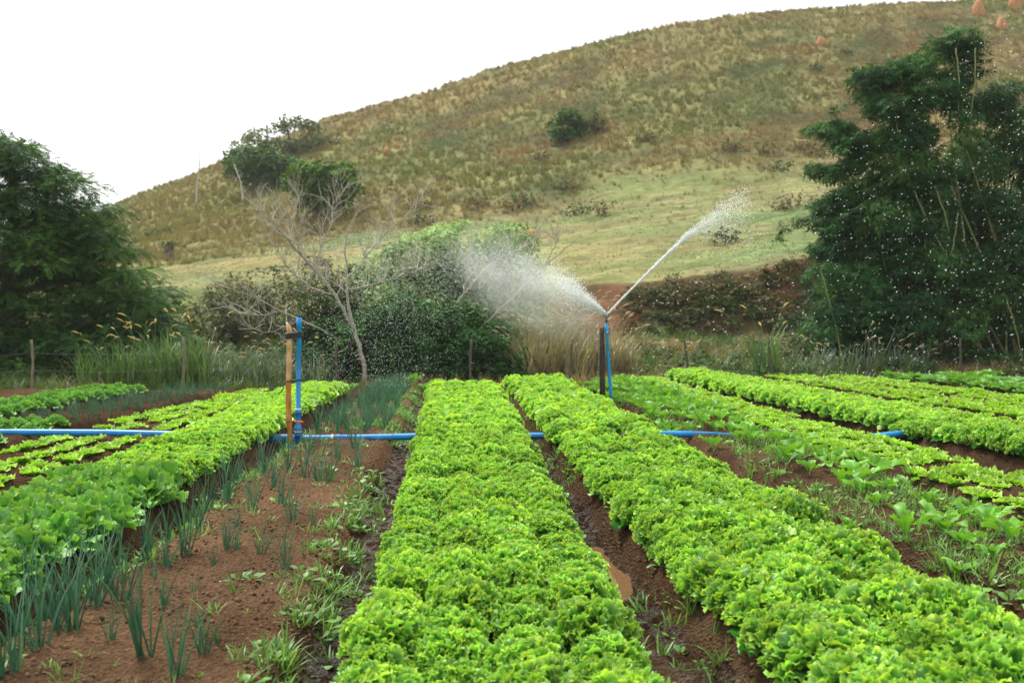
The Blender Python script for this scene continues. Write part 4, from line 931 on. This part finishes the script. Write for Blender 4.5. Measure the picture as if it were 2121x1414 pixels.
# ------------------------------------------------------------------ grasses
def hz_(x, y): return hillz(x, y)
TAN = [(1, .9, .8), (.9, 1, .8), (1, 1, 1)]
tuft = [pack(blades(s, 13, .60, .6, .036, TAN, .9, 3, .16, True)) for s in range(100, 106)]
n = 46000; y = 44 + 52 * rng.random(n) ** .85; x = rng.uniform(-.62, .68, n) * y
k_ = scrub(x, y); keep = rng.random(n) < (.12 + .88 * k_); x, y = x[keep], y[keep]; n = len(x)
n1 = fbm(x * .35, y * .35, 4, 81); n2 = fbm(x * .08, y * .12, 3, 82); n4 = fbm(x * .22, y * .22, 2, 85)
tan = np.array([.265, .225, .112]); ol = np.array([.18, .19, .07]); gr = np.array([.14, .165, .055]); rd = np.array([.26, .17, .09])
wv = rng.random(n)[:, None] * .5 + n4[:, None] * .9
C = np.where(wv < .48, ol, np.where(wv < .66, tan, np.where(wv < .9, (tan + ol) / 2, rd))); C = np.where((n2 > .58)[:, None] & (wv < .7), gr * .6 + ol * .4, C)
rz_ = np.exp(-((x / y - .20) / .16) ** 2 - ((y - 62) / 8) ** 2)[:, None] * (n4[:, None] > .42); C = C * (1 - .6 * rz_) + .6 * rz_ * rd; C = C * rng.uniform(.82, 1.2, (n, 1)); lf = sstep(-.05, -.3, x / y)[:, None] if False else (1 - sstep(-.32, -.05, x / y))[:, None]; C = C * (1 - .6 * lf) + .6 * lf * np.array([.19, .185, .072]) * rng.uniform(.6, 1.4, (n, 1)); S = rng.uniform(.35, 1.0, n) * (.55 + .7 * n1) * (.6 + .4 * scrub(x, y))
a = Acc(); scatter(a, tuft, x, y, hillz(x, y) - .05, S, C, .15)
tag(a.build('hill_grass', M_DRY), 'rough dry grass covering the hill', 'grass', kind='stuff')
n = 9000; y = 33.2 + 20 * rng.random(n) ** 1.1; x = rng.uniform(-.62, .62, n) * y; keep = rng.random(n) < .5 + .5 * (1 - scrub(x, y)); x, y = x[keep], y[keep]; n = len(x)
C = np.where(fbm(x * .4, y * 1.4, 2, 93)[:, None] > .5, np.array([.20, .24, .08]), np.array([.185, .18, .07])) * rng.uniform(.75, 1.2, (n, 1))
a = Acc(); scatter(a, tuft, x, y, hillz(x, y) - .02, rng.uniform(.07, .20, n), C, .2)
tag(a.build('pasture_grass', M_DRY), 'short green pasture grass at the foot of the hill', 'grass', kind='stuff')
# undergrowth strip between fence and slope
ug = [pack(blades(s, 16, .55, .7, .016, [(1, 1, 1), (.85, .95, .8), (1.1, 1, .8)], 1.0, 4, .15, True)) for s in range(110, 117)]
n = 5200; y = 18.7 + 12 * rng.random(n) ** 1.2; x = rng.uniform(-.62, .62, n) * y; px = 1060.5 + FPX * x / y
keep = (y > np.interp(px, [0, 700, 1100, 2121], [18.6, 19.0, 19.3, 20.6])); x, y, px = x[keep], y[keep], px[keep]; n = len(x)
n4 = fbm(x * .5, y * .3, 2, 97)[:, None]
C = np.where(n4 > .62, np.array([.24, .18, .09]), np.where(n4 > .48, np.array([.16, .18, .06]), np.array([.075, .14, .035]))); dry = (np.abs(px - 1170) < 140)[:, None]; C = np.where(dry, np.array([.30, .24, .13]), C); C = C * rng.uniform(.65, 1.3, (n, 1))
S = rng.uniform(.5, 1.15, n) * np.where(y < 20.5, .75, 1.0)
a = Acc(); scatter(a, ug, x, y, hillz(x, y) - .03, S * .85, C, .5)
tag(a.build('undergrowth', M_GRASS), 'mixed wild grass between the field and the slope', 'undergrowth', kind='stuff')
B = []; r = random.Random(12)
for i in range(260):
    px = r.choice([r.uniform(1285, 2150), r.uniform(-60, 640)]); yy = r.uniform(20.6, 29); x = (px - 1060.5) / FPX * yy; g = hillz(x, yy).item(); q_ = r.uniform(.16, .42)
    B.append((x, yy, g + q_ * .4, q_ * 1.3, q_, q_ * .75))
a = Acc(); foliage(a, B, 'shrub', 700, [(.05, .12, .035), (.09, .15, .045), (.035, .08, .028), (.15, .15, .06)], (.7, 1.3), inner=.2)
tag(a.build('low_scrub', M_TREE), 'low leafy weeds and scrub between the fence and the slope', 'scrub', kind='stuff')
# tall plumed grass clumps, each a thing
def tallgrass(seed, H, n, cols, plumes, pc=(.50, .40, .18), lean=.5):
    a = blades(seed, n, H, lean, .022, cols, .9, 7, .22, True); r = random.Random(seed + 5)
    ps = []
    for i in range(plumes):
        az = r.uniform(0, 6.28); l = r.uniform(.05, lean); h = H * r.uniform(.95, 1.35); d = np.array([math.cos(az), math.sin(az), 0]); ss = np.linspace(0, 1, 9)
        P = [np.array([0, 0, 0.0])]; 
        for k_ in range(8): an = l + (.7 * ss[k_] ** 3); P.append(P[-1] + h / 8 * (d * math.sin(an) + np.array([0, 0, math.cos(an)])))
        P = np.array(P); V, F = tube(P, .0035, 4, False); a.add(V, F, np.array(cols[0]) * 1.2)
        tip = P[-1]; dd = P[-1] - P[-2]; dd /= np.linalg.norm(dd); Q = [tip]
        for k_ in range(5): dd = dd + d * .13 - np.array([0, 0, .10]); dd /= np.linalg.norm(dd); Q.append(Q[-1] + dd * .028)
        V, F = tube(Q, [.006, .012, .013, .012, .009, .003], 6); V = V + rng.normal(0, .0015, V.shape); p = Acc(); p.add(V, F, pc); ps.append(p)
    return a, ps
GT = [(.085, .17, .045), (.12, .21, .06), (.06, .13, .04)]; DT = [(.27, .25, .14), (.20, .19, .10), (.32, .29, .18)]; SV = [(.13, .19, .12), (.17, .23, .15), (.10, .16, .09)]
tg_m = {}
G_A = [(180, 19.2, .9), (230, 19.5, 1.0), (275, 19.4, 1.05), (320, 19.4, 1.1), (365, 19.6, 1.2), (410, 19.5, 1.15), (340, 20.3, 1.3), (400, 20.6, 1.25), (295, 20.4, 1.1)]
G_B = [(450, 20.5, 1.0), (490, 20.3, .95), (535, 20.1, .95), (580, 20.0, 1.0), (625, 19.9, 1.0), (665, 19.8, .95), (460, 22, 1.0), (520, 22, 1.0), (590, 21.6, 1.05)]
G_C = [(1100, 20.6, 1.0), (1130, 21.0, 1.15), (1160, 21.3, 1.2), (1190, 20.8, 1.1), (1215, 21.5, 1.2), (1245, 21.0, 1.1), (1270, 21.6, 1.1), (1085, 21.6, 1.2), (1140, 22.2, 1.35), (1200, 22.4, 1.35), (1300, 21.5, .85)]
G_D = [(1700, 21.8, .95), (1745, 21.6, 1.0), (1790, 21.7, 1.05), (1835, 21.9, 1.0), (1870, 21.6, .95), (1900, 21.8, .9), (1660, 21.9, .8)]
rank = {g_: sorted(p[0] for p in L_) for g_, L_ in (('tall green grass clumps below the big tree', G_A), ('pale feathery grass clumps left of the shrub', G_B), ('dry plumed grass clumps behind the sprinkler', G_C), ('pale feathery grass clumps under the bamboo', G_D))}
cl_n = {}
def clump(kind, px, y, s, lab, grp):
    if grp: cl_n[grp] = cl_n.get(grp, 0) + 1; lab = f'{lab}, {ordn(rank[grp].index(px) + 1)} from the left'
    if kind not in tg_m:
        L = []
        for sd_ in range(3):
            if kind == 'green': a, p = tallgrass(300 + sd_, 1.0, 70, GT, 5, (.55, .45, .16))
            elif kind == 'dry': a, p = tallgrass(320 + sd_, 1.15, 75, DT, 16, (.50, .38, .22))
            else: a, p = tallgrass(340 + sd_, .85, 80, SV, 5, (.50, .40, .20), .8)
            m1 = a.mesh('blades'); m1.materials.append(M_GRASS); m2 = [q_.mesh('plume') for q_ in p]; [q_.materials.append(M_DRY) for q_ in m2]; L.append([m1] + m2)
        tg_m[kind] = L
    x = (px - 1060.5) / FPX * y; o = empty('grass_clump', (x, y, hillz(x, y).item() - .03), random.uniform(0, 6.28)); o.scale = (s, s, s); tag(o, lab, 'grass clump', grp)
    for me in tg_m[kind][random.randrange(3)]:
        nm = me.name.split('.')[0]
        c = bpy.data.objects.new(nm, me); COL.objects.link(c); c.parent = o
for px, y, s in G_A:
    clump('green', px, y, s, 'tall green grass clump with yellow seed heads below the big tree', 'tall green grass clumps below the big tree')
for px, y, s in G_B:
    clump('silver', px, y, s, 'pale feathery grass clump between green grass and dark shrub', 'pale feathery grass clumps left of the shrub')
for px, y, s in G_C:
    clump('dry', px, y, s, 'dry straw-coloured plumed grass clump behind the sprinkler', 'dry plumed grass clumps behind the sprinkler')
clump('green', 1590, 20.9, 1.35, 'single tall green grass clump with curved seed heads at a fence post near the bamboo', None)
for px, y, s in G_D:
    clump('silver', px, y, s, 'pale feathery grass clump under the bamboo', 'pale feathery grass clumps under the bamboo')

# ------------------------------------------------------------------ water in the air
M_DROP, t = mat('water_drop'); N = t.nodes
p = N.new('ShaderNodeBsdfPrincipled'); p.inputs['Base Color'].default_value = (.93, .95, .95, 1); p.inputs['Roughness'].default_value = .15; p.inputs['Specular IOR Level'].default_value = .9
tr = N.new('ShaderNodeBsdfTranslucent'); tr.inputs[0].default_value = (.95, .97, .97, 1); mxs = N.new('ShaderNodeMixShader'); mxs.inputs[0].default_value = .5
o_ = N.new('ShaderNodeOutputMaterial'); t.links.new(p.outputs[0], mxs.inputs[1]); t.links.new(tr.outputs[0], mxs.inputs[2]); t.links.new(mxs.outputs[0], o_.inputs[0])
OV = np.array([(1, 0, 0), (-1, 0, 0), (0, 1, 0), (0, -1, 0), (0, 0, 1), (0, 0, -1)], float)
OF = np.array([(0, 2, 4), (2, 1, 4), (1, 3, 4), (3, 0, 4), (2, 0, 5), (1, 2, 5), (3, 1, 5), (0, 3, 5)])
def drops(acc, P, r, vel, elong):
    n = len(P); D = vel + rng.normal(0, .12, (n, 3)); M = frames(D, np.tile([0., 1, .1], (n, 1)))
    M = M * np.stack([r, r * elong, r], 1)[:, None, :]; acc.inst(OV, OF, M, P, np.ones((n, 3)))
def atv(px, py, y):
    p = PITCH; dx = (px - 1060.5) / FPX; dz_ = (707 - py) / FPX
    dy = math.cos(p) + dz_ * math.sin(p); dz = -math.sin(p) + dz_ * math.cos(p); return np.stack([dx * y / dy, y, CAM_H + dz * y / dy], 1)
# big sparse drops at the right
a = Acc(); n = 3300
px = 1180 + 1080 * rng.random(n) ** .62; py = rng.uniform(20, 800, n); lim = 660 - (px - 1250) * .75
keep = (py > lim) | (rng.random(n) < .02); px, py = px[keep], py[keep]; n = len(px); y = rng.uniform(8, 13.5, n)
P = atv(px, py, y); ok = P[:, 2] > .45; P = P[ok]; n = len(P)
drops(a, P, (.0013 + .0012 * rng.exponential(1, n)).clip(0, .0038), np.array([.8, 0, .55]), 2.8)
tag(a.build('water_drops', M_DROP), 'bright scattered water drops drifting in front of the bamboo', 'water drops', kind='stuff')
# right jet: a rising stream that frays at its end
a = Acc(); n = 11000; s = rng.random(n) ** .9
J0 = SPR; J1 = at(1540, 395, 15.9); ctrl = at(1420, 480, 15.6)
base = (1 - s)[:, None] ** 2 * J0 + (2 * s * (1 - s))[:, None] * ctrl + (s ** 2)[:, None] * J1
w_ = .006 + .085 * s ** 2.6; off = rng.normal(0, 1, (n, 3)) * w_[:, None]
fall = np.where(s > .55, rng.exponential(1, n) * (s - .55) ** 1.3 * 1.0, 0); off[:, 2] -= fall; off[:, 0] += fall * .22
pulse = .5 + .5 * np.sin(s * 60 + 2 * np.sin(s * 17)); keep = rng.random(n) < .4 + .6 * pulse
drops(a, (base + off)[keep], rng.uniform(.0022, .0048, keep.sum()), np.array([.75, .05, .65]), 2.2)
# solid start of the stream
s = np.linspace(0, .5, 40); c_ = (1 - s)[:, None] ** 2 * J0 + (2 * s * (1 - s))[:, None] * ctrl + (s ** 2)[:, None] * J1
c_ += rng.normal(0, .004, c_.shape) * np.linspace(0, 1.5, 40)[:, None]; V, F = tube(c_, .009 + .008 * rng.random(40) + .008 * np.linspace(0, 1, 40), 6); a.add(V, F, (1, 1, 1))
tag(a.build('water_jet', M_DROP), 'white jet of water rising to the right from the sprinkler', 'water jet', kind='stuff')
# left spray: a wide plume that rains down on the onion bed side
a = Acc(); n = 11000
th = rng.normal(0, 1, n); s = rng.random(n) ** .85
E1 = atv(740 + rng.normal(0, 150, n), 555 + rng.normal(0, 60, n), rng.uniform(14.0, 17.5, n)); ctl = atv(1060 + rng.normal(0, 22, n), 455 + rng.normal(0, 40, n) , np.full(n, 15.6))
base = (1 - s)[:, None] ** 2 * J0 + (2 * s * (1 - s))[:, None] * ctl + (s ** 2)[:, None] * E1
base[:, 2] -= rng.exponential(.22, n) * s ** 1.5 * 1.4
ok = base[:, 2] > .35; base = base[ok]
drops(a, base, rng.uniform(.0022, .0046, len(base)), np.array([-.6, 0, .3]), 1.4)
n = 4200; px = rng.normal(765, 100, n); py = rng.uniform(480, 800, n); keep = (px > 560) & (px < 1060); px, py = px[keep], py[keep]; n = len(px)
P = atv(px, py, rng.uniform(13.5, 17.5, n)); P = P[P[:, 2] > .4]; drops(a, P, rng.uniform(.0022, .0046, len(P)), np.array([-.3, 0, -.8]), 1.3)
# strong core near the nozzle
n = 3500; s = rng.random(n) ** 1.3; dirn = at(1165, 590, 15.2) - J0; base = J0 + s[:, None] * dirn * 1.1; off = rng.normal(0, 1, (n, 3)) * (.008 + .10 * s)[:, None]
drops(a, base + off, rng.uniform(.003, .006, n), dirn / np.linalg.norm(dirn), 2.5)
tag(a.build('water_spray', M_DROP), 'wide plume of spray falling to the left of the sprinkler', 'water spray', kind='stuff')
# mist round the plume: a soft volume
M_MIST, t = mat('mist'); N = t.nodes; Lk = t.links
tc = N.new('ShaderNodeTexCoord'); ln = N.new('ShaderNodeVectorMath'); ln.operation = 'LENGTH'; Lk.new(tc.outputs['Object'], ln.inputs[0])
mr = N.new('ShaderNodeMapRange'); mr.interpolation_type = 'SMOOTHERSTEP'; mr.inputs['From Min'].default_value = .15; mr.inputs['From Max'].default_value = 1.0; mr.inputs['To Min'].default_value = 1.0; mr.inputs['To Max'].default_value = 0; Lk.new(ln.outputs['Value'], mr.inputs[0])
no = N.new('ShaderNodeTexNoise'); no.inputs['Scale'].default_value = 2.2; no.inputs['Detail'].default_value = 3; Lk.new(tc.outputs['Object'], no.inputs['Vector'])
m3 = N.new('ShaderNodeMapRange'); m3.inputs['From Min'].default_value = .35; m3.inputs['From Max'].default_value = .7; m3.inputs['To Max'].default_value = 1.15; Lk.new(no.outputs[0], m3.inputs[0])
mu = N.new('ShaderNodeMath'); mu.operation = 'MULTIPLY'; Lk.new(mr.outputs[0], mu.inputs[0]); Lk.new(m3.outputs[0], mu.inputs[1])
pv = N.new('ShaderNodeVolumePrincipled'); pv.inputs['Color'].default_value = (.97, .98, .98, 1); Lk.new(mu.outputs[0], pv.inputs['Density'])
o_ = N.new('ShaderNodeOutputMaterial'); Lk.new(pv.outputs[0], o_.inputs['Volume'])
bm = bmesh.new(); bmesh.ops.create_icosphere(bm, subdivisions=3, radius=1); me = bpy.data.meshes.new('mist'); bm.to_mesh(me); bm.free(); me.materials.append(M_MIST)
o = bpy.data.objects.new('mist', me); COL.objects.link(o); c0 = at(1085, 590, 15.5); o.location = tuple(c0); o.scale = (1.75, .8, .85); o.rotation_euler = (0, R(30), 0)
tag(o, 'pale mist hanging left of the sprinkler', 'mist', kind='stuff')

# ------------------------------------------------------------------ haze
M_HAZE, t = mat('haze'); N = t.nodes
pv = N.new('ShaderNodeVolumePrincipled'); pv.inputs['Color'].default_value = (.95, .96, .97, 1); pv.inputs['Density'].default_value = .0004
o_ = N.new('ShaderNodeOutputMaterial'); t.links.new(pv.outputs[0], o_.inputs['Volume'])
bm = bmesh.new(); bmesh.ops.create_cube(bm, size=1); me = bpy.data.meshes.new('haze'); bm.to_mesh(me); bm.free(); me.materials.append(M_HAZE)
o = bpy.data.objects.new('haze', me); COL.objects.link(o); o.scale = (2000, 2000, 47); o.location = (0, 600, 47 / 2 - 1.5)
tag(o, 'thin pale air that softens the far hill', 'haze', kind='stuff')
